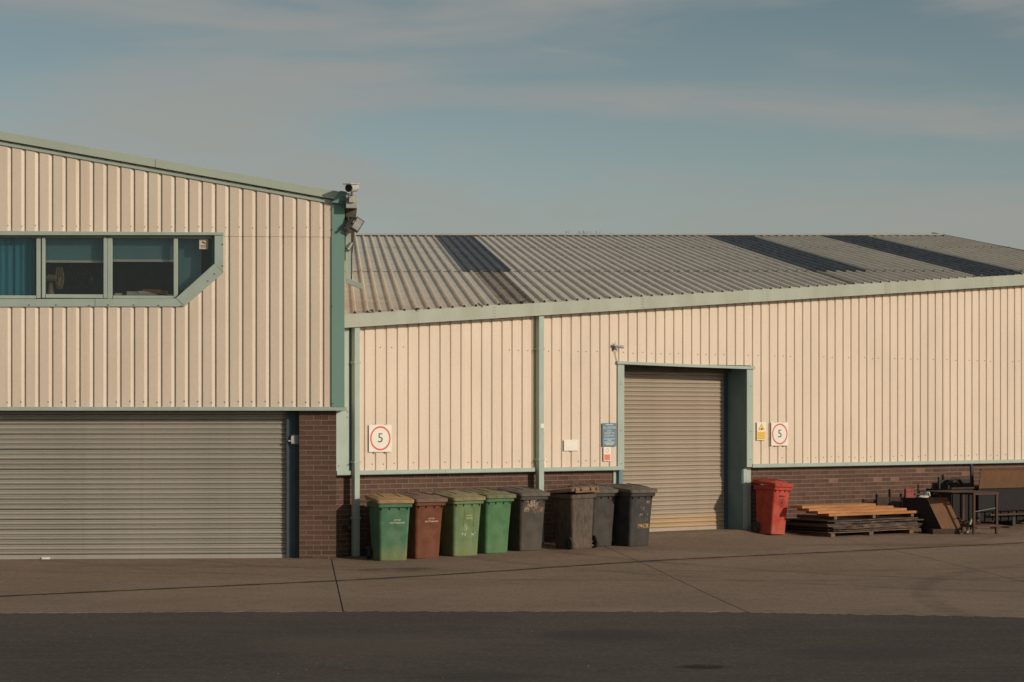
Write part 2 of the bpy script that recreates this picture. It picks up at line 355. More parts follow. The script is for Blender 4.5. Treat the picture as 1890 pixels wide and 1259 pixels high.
# ------------------------------------------------------------------ ground
g = MB(); g.add([(-900, -900, -.25), (900, -900, -.25), (900, 1500, -.25), (-900, 1500, -.25)], [(0, 1, 2, 3)])
g.build('ground', M['asphalt'], kind='structure')
def sheet(name, mat, xs, ys, top, thick, parent=None, **tags):
    """curved sheet over a grid; xs(i,j),ys via callables"""
    nx, ny = len(xs), len(ys); b = MB(); vs = []
    for j in range(ny):
        for i in range(nx): x, y = xs[i] if not callable(xs) else 0, ys[j]; vs.append((x, y, top(x, y)))
    fs = [(j*nx+i, j*nx+i+1, (j+1)*nx+i+1, (j+1)*nx+i) for j in range(ny-1) for i in range(nx-1)]
    b.add(vs, fs); return b.build(name, mat, parent, smooth='all', **tags)
sheet('ground_bed', M['joint'], [-16+.8*i for i in range(46)], [22.5+.6*i for i in range(40)], lambda x, y: H(x, y)-.012, 0, kind='structure')
# asphalt road: butts against the concrete along a gently wavy edge
EDGE = [random.gauss(0, .016) for _ in range(997)]
def edgeY(x):
    px = CX + x*F/24.3
    y = 24.28 - 3.1e-7*(px-900)**2
    if px > 1250: y -= .00072*(px-1250)
    return y + .02*sin(x*3.1) + .016*sin(x*11+1) + .012*sin(x*23) + EDGE[int((x+25)*17) % 997]
NXA = 1400
def xa(i): return -20 + 40*i/NXA
b = MB(); vs = []; 
for i in range(NXA+1):
    x = xa(i); vs += [(x, -30, -.004), (x, 10, -.004), (x, edgeY(x), H(x, edgeY(x))-.004), (x, edgeY(x)+.004, H(x, edgeY(x))-.05)]
fs = []
for i in range(NXA):
    for k in range(3): fs.append((i*4+k, (i+1)*4+k, (i+1)*4+k+1, i*4+k+1))
b.add(vs, fs); b.build('asphalt_road', M['asphalt'], kind='structure')
# concrete apron: slabs cut by one long joint and cross joints
apron = empty('concrete_apron', kind='structure')
Jd = Vector((cos(radians(35.3)), sin(radians(35.3)), 0)); J0 = ground_pt(625, 1072)
def longY(x): return J0.y + (x-J0.x)*Jd.y/Jd.x
cross = [-15.2, -10.9, -6.55, -2.2, 2.2, 6.55, 10.9, 15.2]
GAP = .013
def crossX(c, y): return c - (y-28)*.095
def slab(c0, c1, y0f, y1f, crown=0):
    nx, ny = (60, 90) if crown else (260, 16); vs = []; b = MB()
    for j in range(ny+1):
        for i in range(nx+1):
            # y depends on x; iterate once for the slanted cross joints
            xg = c0 + (c1-c0)*i/nx; x = xg; y = 28
            for _ in range(4):
                ya, yb = y0f(x), y1f(x); y = ya + (yb-ya)*j/ny; x = crossX(xg, y)
            if i == 0: x += GAP*.6
            if i == nx: x -= GAP*.6
            vs.append((x, y, H(x, y)))
    n1 = nx+1
    b.add(vs, [(j*n1+i, j*n1+i+1, (j+1)*n1+i+1, (j+1)*n1+i) for j in range(ny) for i in range(nx)])
    # skirts down to the bed
    ring = [i for i in range(n1)] + [j*n1+nx for j in range(1, ny+1)] + [ny*n1+i for i in range(nx-1, -1, -1)] + [j*n1 for j in range(ny-1, 0, -1)]
    tops = [vs[i] for i in ring]; m = len(ring)
    b.add(tops + [(x, y, z-.08) for x, y, z in tops], [(i, m+i, m+(i+1) % m, (i+1) % m) for i in range(m)])
    return b.build('concrete_slab', M['concrete'], apron, smooth=True)
for a, c in zip(cross[:-1], cross[1:]):
    if longY(c) > edgeY(c)+1.2:
        ln = lambda x: max(longY(x)-.012, edgeY(x)+.1)
        slab(a, c, lambda x: edgeY(x)+.001, ln)
        slab(a, c, lambda x: max(longY(x)+.012, edgeY(x)+.13), lambda x: max(longY(x)+8.5, 40), 1)
    else:
        slab(a, c, lambda x: edgeY(x)+.001, lambda x: 40)
b = MB(); vs = []; n = 300
for i in range(n+1):
    x = -9 + 19.5*i/n; w_ = .075+.02*sin(x*7)+.012*sin(x*19+1)
    for dy in (-w_, w_): vs.append((x, longY(x)+dy, H(x, longY(x)+dy)+.004))
b.add(vs, [(2*i, 2*i+2, 2*i+3, 2*i+1) for i in range(n) if vs[2*i][1] > edgeY(vs[2*i][0])+.1])
b.build('joint_sealant', M['joint'], apron)
ck_ = MB(); rc = random.Random(3)
for (px, py, dx, dy, n) in ((905, 1075, .10, .07, 14), (1500, 1040, .13, .03, 16), (330, 1090, .12, .045, 15), (1290, 1003, .08, -.05, 9)):
    p = ground_pt(px, py); pts = []
    for i in range(n): pts.append(p.copy()); p = p + Vector((dx+rc.uniform(-.05, .05), dy+rc.uniform(-.07, .07), 0))
    for a_, c_ in zip(pts[:-1], pts[1:]):
        q = [Vector((a_.x, a_.y-.006, 0)), Vector((c_.x, c_.y-.006, 0)), Vector((c_.x, c_.y+.006, 0)), Vector((a_.x, a_.y+.006, 0))]
        for v_ in q: v_.z = H(v_.x, v_.y)+.003
        ck_.add(q, [(0,1,2,3)])
ck_.build('cracks', M['joint'], apron, kind='stuff')
# specks of grit and small stones lying on the road
gr = MB()
for i in range(190):
    y = random.uniform(15, 24); x = random.uniform(-.26, .26)*y; r = random.choice([.004, .006, .009])*random.uniform(.7, 1.3)
    if i < 6: r *= 2.2
    c = Vector((x, y, -.004 + r*.5)); q = [c + Vector((cos(k*pi/2+.4*i)*r, sin(k*pi/2+.4*i)*r*.8, -r*.4)) for k in range(4)]
    gr.add(q + [c + Vector((0, 0, r*.6))], [(0,1,4), (1,2,4), (2,3,4), (3,0,4)])
for i in range(300):
    px = random.uniform(640, 1860); p = ground_pt(px, random.uniform(1000 if px > 1150 else 1040, 1120)); r = .006*random.uniform(.6, 1.6)
    gr.add([p+Vector((r,0,0)), p+Vector((0,r,0)), p+Vector((-r,0,0)), p+Vector((0,-r,0)), p+Vector((0,0,r))], [(0,1,4), (1,2,4), (2,3,4), (3,0,4)])
gr.build('grit', M['bearer'], kind='stuff')

# ------------------------------------------------------------------ cladding helper
PROF = [(0, 0), (.058, -.0003), (.062, .0007), (.066, -.0003), (.126, 0), (.172, .024), (.185, .024), (.196, 0)]
def cladding(name, fr, x0, x1, zb, zt, ph, parent, mat, y=0, pitch=.2, knots=()):
    """profiled steel sheet between x0 and x1; ph = x of one rib step; zb/zt functions of x"""
    xs = []
    k = floor((x0-ph)/pitch)-1
    while ph + k*pitch < x1:
        for dx, dy in PROF: xs.append((ph+k*pitch+dx, dy))
        k += 1
    pts = []
    def yat(x):
        for (a, ya), (c, yb) in zip(xs, xs[1:]):
            if a <= x <= c: return ya if c == a else ya+(yb-ya)*(x-a)/(c-a)
        return 0
    allx = sorted(set([x0, x1] + [x for x, _ in xs if x0 < x < x1] + [q for q in knots if x0 < q < x1]))
    b = MB(); vs = []
    for x in allx:
        d = yat(x); vs += [(x, y+d, zb(x)), (x, y+d, zt(x))]
    b.add(vs, [(2*i, 2*i+2, 2*i+3, 2*i+1) for i in range(len(allx)-1)])
    o = b.build(name, mat, parent); sol = o.modifiers.new('thickness', 'SOLIDIFY'); sol.thickness = .002; sol.offset = -1
    return o
def screws(parent, pts, y, mat, r=.007):
    b = MB()
    for x, z in pts:
        b.box(x-r, x+r, y-.006, y+.001, z-r, z+r)
        b.box(x-r*.5, x+r*.5, y-.010, y-.006, z-r*.5, z+r*.5)
    b.build('screw_heads', mat, parent, kind='stuff')

# ================================================================== LEFT HALL
left = empty('clad_hall', 'tall cream ribbed hall at left with slanted verge, ribbon window and wide grey shutter', 'building', loc=FL.o, rz=FL.ang)
CY = -.11                                   # cladding face in front of the brick plane
lx = lambda px, y=CY: FL.X(px, y); lz = lambda px, py, y=CY: FL.Z(px, py, y)
XL = lx(-150)                               # carries on beyond the picture
xa_, za_ = FL.P(27, 272, CY); xb_, zb_ = FL.P(612, 376, CY)
vsl = (zb_-za_)/(xb_-xa_)
def vz(x): return za_ + (x-xa_)*vsl          # underside of verge flashing
XC = lx(636); XF = lx(612)
zlin = lz(300, 751.5); zlap = lz(500, 430.5)
zwt = lz(200, 429); zwb = lz(200, 566)
phL = lx(598.5)-.194
DX1, DX2 = lx(340), lx(412); ZD1, ZD2 = lz(340, 565.5), lz(412, 503)
def lowtop(x):
    if x <= DX1: return zwb + .015
    if x <= DX2: return ZD1 + (ZD2-ZD1)*(x-DX1)/(DX2-DX1) + .015
    return zlap
cladding('cladding_sheet', FL, XL, XF+.02, lambda x: max(zwt-.0, 0) if x < DX2 else zlap-.05, lambda x: vz(x)+.06, phL, left, M['clad'], y=CY-.009, knots=(DX2, DX2+.0005))
cladding('cladding_sheet', FL, XL, XF+.02, lambda x: zlin, lowtop, phL, left, M['clad'], y=CY, knots=(DX1, DX2, DX2+.0005))
# verge flashing: band, drip line and lower strip
def slope_strip(x0, x1, d0, d1, y0, y1, name, mat):
    p = [(x0, vz(x0)+d0), (x1, vz(x1)+d0), (x1, vz(x1)+d1), (x0, vz(x0)+d1)]
    return MB().prism(p, y0, y1).build(name, mat, left, bevel=.004)
splits = [XL, lx(287), XC+.16]
for a, c in zip(splits[:-1], splits[1:]): slope_strip(a+.003, c-.003, .068, .196, CY-.075, CY+.05, 'verge_flashing', M['verge'])
slope_strip(XL, XF+.02, -.004, .045, CY-.03, CY+.02, 'verge_strip', M['trim'])
# teal corner flashing
b = MB(); b.box(XF, XC, CY-.025, CY+.02, zlin, vz(XF)+.05); b.build('corner_flashing', M['teal'], left, bevel=.003)
b = MB(); b.prism([(XF, vz(XF)+.0), (XC, vz(XC)+.0), (XC, vz(XC)+.07), (XF, vz(XF)+.07)], CY-.028, CY+.015); b.build('corner_cap', M['teal'], left)
q_ = [FL.P(px, py, CY-.082) for px, py in ((612, 373.5), (628, 352), (640, 354), (640, 377))]
MB().prism([(x, z) for x, z in q_][::-1], CY-.084, CY-.076).build('verge_shade_cap', M['teal'], left, bevel=.001)  # flat cap; its darker teal stands in for shade on the verge end
ZP_ = lz(300, 757); PX1_ = FL.X(620.5, 0)
# roof, side wall, rear
D = 14
b = MB(); zt0, zt1 = vz(XL)+.19, vz(XC)+.19
b.add([(XL, CY, zt0-.04), (XC+.14, CY, vz(XC+.14)+.15), (XC+.14, D, vz(XC+.14)+.15), (XL, D, zt0-.04)], [(0, 1, 2, 3)])
b.build('roof', M['roof'], left)
b = MB(); b.box(XC-.06, XC-.004, CY+.03, D, ZP_, vz(XC)+.1); b.box(PX1_-.2, PX1_-.02, .91, D, -.1, ZP_); b.build('side_wall', M['clad'], left)
b = MB(); b.box(XL, XC-.06, D-.1, D, 0, vz(XL)); b.build('rear_wall', M['clad'], left)
# bottom trim over the shutter
for a, c in ((XL, lx(330)), (lx(330)+.004, lx(640))):
    b = MB(); b.box(a, c, CY-.02, CY+.03, lz(300, 758), zlin+.004); b.box(a, c, CY-.012, CY+.09, lz(300, 758)-.001, lz(300, 758)+.01)
    b.build('drip_trim', M['trim'], left, bevel=.002)
b = MB(); b.box(XL, XC-.06, .17+.05, .17+.5, lz(300, 756), zwb-.4); b.build('shutter_box', M['soffit'], left)
b = MB(); b.box(XL, XC-.06, CY+.09, .17+.05, lz(300, 756), lz(300, 756)+.02); b.build('soffit', M['guide'], left)
# brick pier
pier = MB(); PX0, PX1 = FL.X(552, 0), FL.X(620.5, 0); ZP = lz(300, 757)
pier.box(PX0+.006, PX1-.006, .004, .9, -.1, ZP); pier = pier.build('brick_pier', M['mortar'], left)
def brick_mesh(L, Hh, Dp=.10):
    b = MB(); c = .002
    fr = [(c, 0, c), (L-c, 0, c), (L-c, 0, Hh-c), (c, 0, Hh-c)]; bk = [(0, c, 0), (L, c, 0), (L, c, Hh), (0, c, Hh)]; rr = [(0, Dp, 0), (L, Dp, 0), (L, Dp, Hh), (0, Dp, Hh)]
    b.add(fr+bk+rr, [(0,1,2,3), (0,4,5,1), (1,5,6,2), (2,6,7,3), (3,7,4,0), (4,8,9,5), (5,9,10,6), (6,10,11,7), (7,11,8,4)])
    return b
MESH = {}
def brick_obj(x, y, z, L, parent, mat='brick'):
    key = (round(L, 3), mat)
    if key not in MESH: o = brick_mesh(L, .065).build('brick', M[mat]); MESH[key] = o.data
    else: o = bpy.data.objects.new('brick', MESH[key]); COL.objects.link(o)
    o.parent = parent; o.location = (x, y+random.uniform(-.0012, .0012), z); return o
z = ZP-.005-.065; row = 0; PW = PX1-PX0
while z > -.12:
    # stretcher bond: returns a half brick at alternating ends
    x = PX0; cuts = [.1025, .215, .215] if row % 2 == 0 else [.215, .215, .1025]
    tot = sum(cuts)+.02; k = PW/tot
    for c in cuts: brick_obj(x, 0, z, round(c*k, 3), pier); x += c*k + .01*k
    z -= .075; row += 1
# returns of the pier are plain brick behind; guide channel and shutter
b = MB(); b.box(FL.X(529, .15), PX0, .13, .24, -.05, ZP+.02); b.box(FL.X(529, .15), FL.X(529, .15)+.03, .10, .13, -.05, ZP); b.box(FL.X(541, .13), FL.X(544, .13), .10, .13, -.05, ZP)
b.build('guide_channel', M['guide'], left)
SLATP = [(0, .014), (.005, .004), (.014, -.009), (.026, -.013), (.036, -.010), (.043, .001), (.047, .008), (.052, .002), (.059, -.006), (.066, -.006), (.071, .002), (.075, .014)]
def slat_mesh(x0, x1, mat, parent):
    vs = []; 
    for dz, dy in SLATP: vs += [(x0, dy, dz), (x1, dy, dz)]
    n = len(SLATP); vs += [(x0, .02, 0), (x1, .02, 0), (x1, .02, .075), (x0, .02, .075)]
    b = MB(); b.add(vs, [(2*i, 2*i+1, 2*i+3, 2*i+2) for i in range(n-1)]+[(2*n+1, 2*n, 2*n+3, 2*n+2)])
    return b.build('slat', mat, parent, smooth='all')
def shutter(frame_empty, x0, x1, y, zb, zt, mat, name_label=None, low=False):
    sh = empty('roller_shutter', loc=(0, y, zb)); sh.parent = frame_empty
    if name_label: sh['label'] = name_label
    bb = MB(); bb.box(x0, x1, -.012, .03, .0, .07); bb.build('bottom_rail', mat, sh, bevel=.004)
    bb = MB(); bb.box(x0, x1, .021, .03, .07, zt-zb); bb.build('backing', M['guide'], sh)
    p = None; z = .07; i = 0
    while z < zt-zb:
        if p is None: o = p = slat_mesh(x0, x1, mat, sh)
        else: o = bpy.data.objects.new('slat', p.data); COL.objects.link(o); o.parent = sh
        if low and i < 3:
            if i == 0: o.data = o.data.copy() if False else o.data
            o = o if i else o
            for sl in o.material_slots: sl.link = 'OBJECT'; sl.material = M['sandy' if i < 2 else 'sandy2']
        o.location = (random.uniform(-.004, .004), random.uniform(-.001, .001), z); o.rotation_euler = (0, 0 if low else random.gauss(0, .0030)/(x1-x0), 0); z += .075; i += 1
    return sh
shl = shutter(left, XL, FL.X(529.5, .17), .17, FL.Z(300, 1032, .17), ZP-.0, M['shutter'])
b = MB(); b.box(FL.X(77, .15), FL.X(92, .15), -.045, -.012, -.0, .035); b.build('pull_handle', M['signwhite'], shl, bevel=.004)
b = MB(); b.box(XL, PX0, -.02, .5, -.12, FL.Z(300, 1033, .1)); b.build('threshold', M['concrete'], left)

# ---- ribbon window
win = empty('window', loc=(0, CY, 0)); win.parent = left
G = .10                                      # glass recess behind cladding face
def wx(px, y=0): return FL.X(px, CY+y)
def wz(px, py, y=0): return FL.Z(px, py, CY+y)
def bar(name, poly_px, y0, y1, mat, bev=.003):
    ym = y0
    pl = [(FL.P(px, py, CY+ym)) for px, py in poly_px]
    return MB().prism(pl, y0, y1).build(name, mat, win, bevel=bev)
bar('head_trim', [(-150, 434), (413, 434), (413, 429), (-150, 425)], -.035, .03, M['trim'])
bar('side_trim', [(396, 486), (412.5, 503), (412.5, 434.5), (396, 434.5)], -.022, .03, M['trim'])
bar('sloping_trim', [(325, 550), (340.5, 565.5), (412.3, 503.4), (396, 486.4)], -.0225, .03, M['trim'])
bar('bottom_trim', [(175.5, 566), (340, 566), (325, 551), (175.5, 551.5)], -.022, .03, M['trim'])
bar('bottom_trim', [(-150, 567), (174.8, 566), (174.8, 551.5), (-150, 552.5)], -.022, .03, M['trim'])
# reveals
zt_, zb2 = wz(200, 434), wz(200, 551)
RV = [(-150, 434), (396, 434), (396, 486), (325, 550.5), (-150, 551)]
b = MB(); pr = [FL.P(px, py, CY) for px, py in RV]
b.add([(x, .03, z) for x, z in pr]+[(x, G+.05, z) for x, z in pr], [(0, 5, 6, 1), (1, 6, 7, 2), (2, 7, 8, 3), (3, 8, 9, 4)])
b.build('reveal', M['guide'], win)
FRM = M['trim']
def frame_bar(pxa, pxb, pya, pyb, y0=G-.045, y1=G+.02, name='mullion'):
    x0, z0 = FL.P(pxa, pyb, CY+y0); x1, z1 = FL.P(pxb, pya, CY+y0)
    return MB().box(x0, x1, y0, y1, z0, z1).build(name, FRM, win, bevel=.004)
frame_bar(-150, 66.2, 545.5, 551.5, name='sill_rail'); frame_bar(84, 190, 543.5, 550, y0=G-.055, name='sill_rail'); frame_bar(208, 320, 546, 552, name='sill_rail')
frame_bar(67, 74.8, 438.5, 550.5); frame_bar(77, 83, 437.5, 550, y0=G-.055); frame_bar(191, 197.5, 437.5, 550.5, y0=G-.055); frame_bar(198.2, 207, 438.5, 552, y0=G-.05); frame_bar(320.5, 328, 439, 551.5)
frame_bar(-150, 396, 430, 437, y0=G-.02, name='head_rail')
bar('sloping_rail', [(328, 549), (331, 551), (397, 490), (393, 488)], G-.03, G+.02, FRM)
bar('end_rail', [(391, 492), (396, 489), (396, 436), (391, 436)], G-.03, G+.02, M['teal'])
for poly in ([(-150, 546), (67, 546), (67, 436), (-150, 436)], [(83, 544), (191, 544), (191, 436), (83, 436)], [(207, 546), (320.5, 546), (320.5, 436), (207, 436)], [(328, 549), (392, 490), (392, 436), (328, 436)]):
    bar('pane', poly, G, G+.006, M['glass'], 0)
# room behind
b = MB(); X0, X1 = XL, lx(606); Z0, Z1 = wz(200, 556), wz(200, 426); Y1 = 4.2
b.box(X0, X1, G+.08-.0, Y1, Z0-.1, Z0); b.box(X0, X1, G+.08, Y1, Z1, Z1+.05); b.box(X0, X1, Y1, Y1+.1, Z0, Z1); b.box(X1-.02, X1, G+.06, Y1, Z0, Z1)
b.build('room', M['room'], win)
b = MB(); b.box(lx(396), X1, .03, .09, Z0, Z1); b.build('lining', M['room'], win)
# blinds (hang inside the window)
def blind(pxa, pxb, pyb, y=.22, lab='', bar_=True, mat='blind'):
    r = empty('roller_blind', lab, 'blind', 'roller blinds behind the ribbon window', loc=FL.world(wx((pxa+pxb)/2, y), CY+y, 0), rz=FL.ang)
    x0, x1 = wx(pxa, y), wx(pxb, y); w = (x1-x0)/2; z0 = wz(pxa, pyb, y)
    MB().box(-w, w, 0, .004, z0, Z1-.02).build('fabric', M[mat], r)
    if bar_: MB().box(-w, w, -.010, .014, z0-.034, z0+.002).build('bottom_bar', M['signwhite'], r, bevel=.003)
    return r
blind(84, 192, 480.5, lab='short teal roller blind in the window pane above the desk fan')
blind(206, 321, 479, lab='short teal roller blind in the window pane above the pile of papers')
blind(329, 372, 535, y=.3, lab='long teal blind behind the pointed end pane of the window', bar_=False)
cb = MB(); pts = []; n = 60; xA, xB = wx(-100, .22), wx(64, .22)
for i in range(n+1):
    x = xA+(xB-xA)*i/n; q = .012*sin(i*1.3)+.008*sin(i*2.9)
    pts += [(x, q, Z0+.05), (x, q, Z1-.05)]
cb.add([(x-xA, q, z) for x, q, z in pts], [(2*i, 2*i+2, 2*i+3, 2*i+1) for i in range(n)])
cu = cb.build('curtain', M['curtain'], smooth='all'); cu.location = FL.world(xA, CY+.22, 0); cu.rotation_euler = (0, 0, FL.ang)
tag(cu, 'teal blue pleated curtain filling the leftmost window pane', 'curtain')
# desk fan on the inner sill
fp = FL.world(wx(94, .38), CY+.38, Z0); fan = empty('desk_fan', 'beige desk fan turned sideways on the sill behind the glass', 'fan', loc=fp, rz=FL.ang)
FZ = lambda py: wz(94, py, .38)-Z0
MB().tube([(0, 0, 0), (0, 0, FZ(545))], .10, 16).tube([(0, 0, FZ(545)), (0, 0, FZ(528)), (.0, 0, FZ(522))], .035, 12, rs=[.055, .03, .028]).build('stand', M['beige'], fan, smooth=True)
MB().tube([(-.07, 0, FZ(515)), (-.03, 0, FZ(513)), (.06, 0, FZ(513)), (.085, 0, FZ(514))], .05, 14, rs=[.035, .055, .05, .03]).build('motor', M['beige'], fan, smooth=True)
cage = MB(); cx_, cz_ = .13, FZ(513); R = .17
for rr, dx in ((R, 0), (R*.95, .035), (R*.95, -.035), (R*.6, .05), (R*.6, -.05)):
    cage.tube([(cx_+dx, rr*cos(a*pi/12)*.96, cz_+rr*sin(a*pi/12)) for a in range(25)], .004, 5, cap=False)
for a in range(24):
    c, s_ = cos(a*pi/12), sin(a*pi/12)
    cage.tube([(cx_-.055, .03*c, cz_+.03*s_), (cx_-.05, R*.6*c, cz_+R*.6*s_), (cx_-.035, R*.95*c, cz_+R*.95*s_), (cx_, R*c, cz_+R*s_), (cx_+.035, R*.95*c, cz_+R*.95*s_), (cx_+.05, R*.6*c, cz_+R*.6*s_), (cx_+.055, .03*c, cz_+.03*s_)], .003, 4, cap=False)
cage.build('cage', M['beige'], fan)
bl = MB()
for a in range(3):
    q = a*2*pi/3; c, s_ = cos(q), sin(q)
    bl.add([(cx_-.02, -.03*s_, cz_+.03*c), (cx_+.02, .03*c*0+.03*s_, cz_-.03*c+.0), (cx_+.02, .14*cos(q+.5), cz_+.14*sin(q+.5)), (cx_-.02, .14*cos(q-.3), cz_+.14*sin(q-.3))], [(0,1,2,3)])
bl.build('blades', M['beige'], fan)
# papers and folders on the sill
def pile_item(name, px, py_, w, d, h, rot, mat, lab, tilt=0):
    o = MB().box(-w/2, w/2, -d/2, d/2, 0, h).build(name, M[mat], bevel=.003)
    o.location = FL.world(wx(px, .32), CY+.32, wz(px, py_, .32)); o.rotation_euler = (0, tilt, FL.ang+rot); tag(o, lab, name.replace('_', ' '))
    return o
zs = (HY-0)
pile_item('paper_stack', 262, 548, .46, .24, .07, .1, 'paper', 'low loose stack of papers on the sill, right pane', .03)
pile_item('folder', 282, 541.5, .27, .22, .055, -.2, 'redfolder', 'reddish folder on top of the papers in the window', .05)
pile_item('notebook', 300, 546.5, .32, .12, .015, .3, 'paper', 'thin pale booklet slanting beside the paper stack', -.10)
pile_item('envelope', 228, 549, .22, .2, .03, -.4, 'paper', 'crumpled pale envelope left of the paper stack', .04)
for k_, (px, py_, w_, d_, h_, r_, m_, nm, lb) in enumerate((
    (214, 549, .12, .2, .06, .5, 'paper', 'paper_bundle', 'small pale paper bundle at the left end of the sill, right pane'),
    (244, 549, .24, .2, .045, -.15, 'beige', 'box_file', 'flat beige box file under the envelope pile on the sill'),
    (270, 544, .30, .2, .04, .35, 'paper', 'magazine_heap', 'askew pale magazine heap below the red folder'),
    (296, 543, .16, .16, .05, .6, 'redfolder', 'red_booklet', 'small red booklet right of the reddish folder'),
    (312, 548, .10, .12, .03, .2, 'beige', 'card_box', 'tiny beige card box at the right end of the sill'),
    (150, 549, .2, .16, .035, .2, 'redfolder', 'book', 'dark red book lying under the plant behind the glass'))):
    pile_item(nm, px, py_, w_, d_, h_, r_, m_, lb, random.uniform(-.08, .08))
# dark potted plant behind the fan
pr_ = empty('potted_plant', 'dark bushy potted plant behind the glass right of the desk fan', 'plant', loc=FL.world(wx(140, .7), CY+.7, Z0), rz=FL.ang)
MB().tube([(0, 0, 0), (0, 0, .12)], .09, 14, rs=[.07, .1]).build('pot', M['rust_dark'], pr_, smooth=True)
lf = MB(); rnd = random.Random(5)
for i in range(420):
    a, bq, r = rnd.uniform(0, 2*pi), rnd.uniform(-.2, 1.4), rnd.uniform(.05, .32)
    c = Vector((r*cos(a)*cos(bq*.8)*1.05, r*sin(a)*.7, .22+.33*sin(bq)*r/.32+.08)); q = Vector((rnd.uniform(-1,1), rnd.uniform(-1,1), rnd.uniform(-.6,.6))).normalized()*.045; s2 = q.cross(Vector((0,0,1))).normalized()*.016
    lf.add([c-q, c+s2, c+q, c-s2], [(0,1,2,3)])
lf.build('leaves', M['plant'], pr_)
# sticker on the end pane
st = empty('window_sticker', 'small beige notice stuck inside the pointed end pane', 'sticker', loc=FL.world(wx(376, G-.004), CY+G-.004, wz(376, 450.5, G)), rz=FL.ang)
MB().box(-.066, .066, 0, .002, -.076, .076).build('card', M['paper'], st)
MB().add([(-.02, -.001, .045), (.035, -.001, .01), (.02, -.001, .0), (-.03, -.001, .02)], [(0, 3, 2, 1)]).box(-.045, .04, -.001, 0, -.03, -.02).box(-.045, .03, -.001, 0, -.05, -.042).build('print', M['soffit'], st)
# screws
pts = []
for k in range(-30, 30):
    x = phL + k*.2 + .1
    if XL < x < XF: 
        if random.random() < .8: pts.append((x+.02, lz(300, 741.5)+random.uniform(-.01, .01)))
        if random.random() < .75: pts.append((x+.03, lz(300, 419)+random.uniform(-.008, .008)))
screws(left, pts, CY-.003, M['soffit'])
screws(left, [FL.P(px, py, CY) for px, py in ((54, 563), (104, 563), (165, 564), (200, 563), (247, 563), (293, 564), (335, 565), (384, 519), (396, 506), (411, 451), (411, 491), (613, 424), (613, 565), (614, 745))], CY-.026, M['blacksteel'], .007)
# gutter end of the side eave with soffit
b = MB(); gx0, gx1 = XC+.02, FL.X(659, CY-.18); 
b.box(gx0-.0, gx1, CY-.18, 9, lz(650, 386), lz(650, 362.5)); b.build('eave_gutter', M['gutter'], left, bevel=.004)
b = MB(); b.box(gx0, gx1-.02, CY-.02, 9, lz(650, 401), lz(650, 386)-.002); b.build('eave_soffit', M['soffit'], left)
# downpipe off that gutter with a shoe over the lower roof
b = MB(); y0 = CY-.02
def hexpipe(pts, w, dep, name, mat, parent):
    b = MB()
    for (p, q) in zip(pts[:-1], pts[1:]):
        p, q = Vector(p), Vector(q); d = (q-p).normalized(); s_ = Vector((0, 1, 0)).cross(d).normalized()*w/2; t_ = Vector((0, dep/2, 0))
        b.hexa([p-s_-t_, p+s_-t_, p+s_+t_, p-s_+t_], [q-s_-t_, q+s_-t_, q+s_+t_, q-s_+t_])
    return b.build(name, mat, parent, bevel=.005)
yd = CY+.12
hexpipe([(FL.X(642.5, yd), yd, lz(642, 430)), (FL.X(642.5, yd), yd, lz(642, 519))], .078, .07, 'rainwater_pipe', M['trim'], left)
hexpipe([(FL.X(640, yd), yd-.01, lz(640, 517)), (FL.X(669, yd), yd-.05, lz(669, 529))], .078, .075, 'pipe_shoe', M['trim'], left)
MB().tube([(FL.X(641, yd), yd-.05, lz(641, 459)), (FL.X(650, yd), yd-.05, lz(650, 447))], .03, 8, rs=[.05, .02]).build('pipe_bracket', M['steel'], left)
b = MB(); b.box(FL.X(640, .2), FL.X(650, .2), .05, .3, lz(645, 520), lz(645, 400)); b.build('eave_post', M['soffit'], left)

# CCTV at the corner
cp = FL.world(FL.X(649, CY-.22), CY-.22, lz(649, 366, CY-.22))
cctv = empty('security_camera', 'white hooded security camera on the gutter end at the top corner of the tall hall', 'camera', loc=cp, rz=FL.ang)
ax = Vector((-.42, -.9, -.12)).normalized(); sid = ax.cross(Vector((0,0,1))).normalized(); upv = sid.cross(ax)
bc = Vector((.0, 0, .155))
def obox(b, c, ext, mi=0):
    c = Vector(c); a = [c+ax*ext[0]*i+sid*ext[1]*j+upv*ext[2]*k for i in (-1,) for j, k in ((-1,-1), (1,-1), (1,1), (-1,1))]
    q = [v+ax*ext[0]*2 for v in a]; return b.hexa(a, q, mi)
MB().tube([bc-ax*.14, bc+ax*.10], .062, 14).build('housing', M['white'], cctv, smooth=True)
obox(MB(), bc+upv*.062+ax*.01, (.15, .066, .010)).build('hood', M['white'], cctv, bevel=.004)
MB().tube([bc+ax*.10, bc+ax*.112], .056, 16).build('lens', M['lens'], cctv, smooth=True)
MB().tube([bc-upv*.05, bc-upv*.10, Vector((0, .03, .03)), Vector((0, .05, -.05))], .016, 8).build('bracket', M['steel'], cctv, smooth=True)
MB().tube([bc-upv*.05-ax*.05, bc-upv*.12+ax*.0, Vector((-.04, -.01, .0)), Vector((-.10, .02, -.05)), Vector((-.16, .12, -.03))], .006, 6).build('cable', M['blacksteel'], cctv)
MB().box(-.04, .04, -.0, .04, -.06, .03).build('junction_plate', M['white'], cctv, bevel=.003)
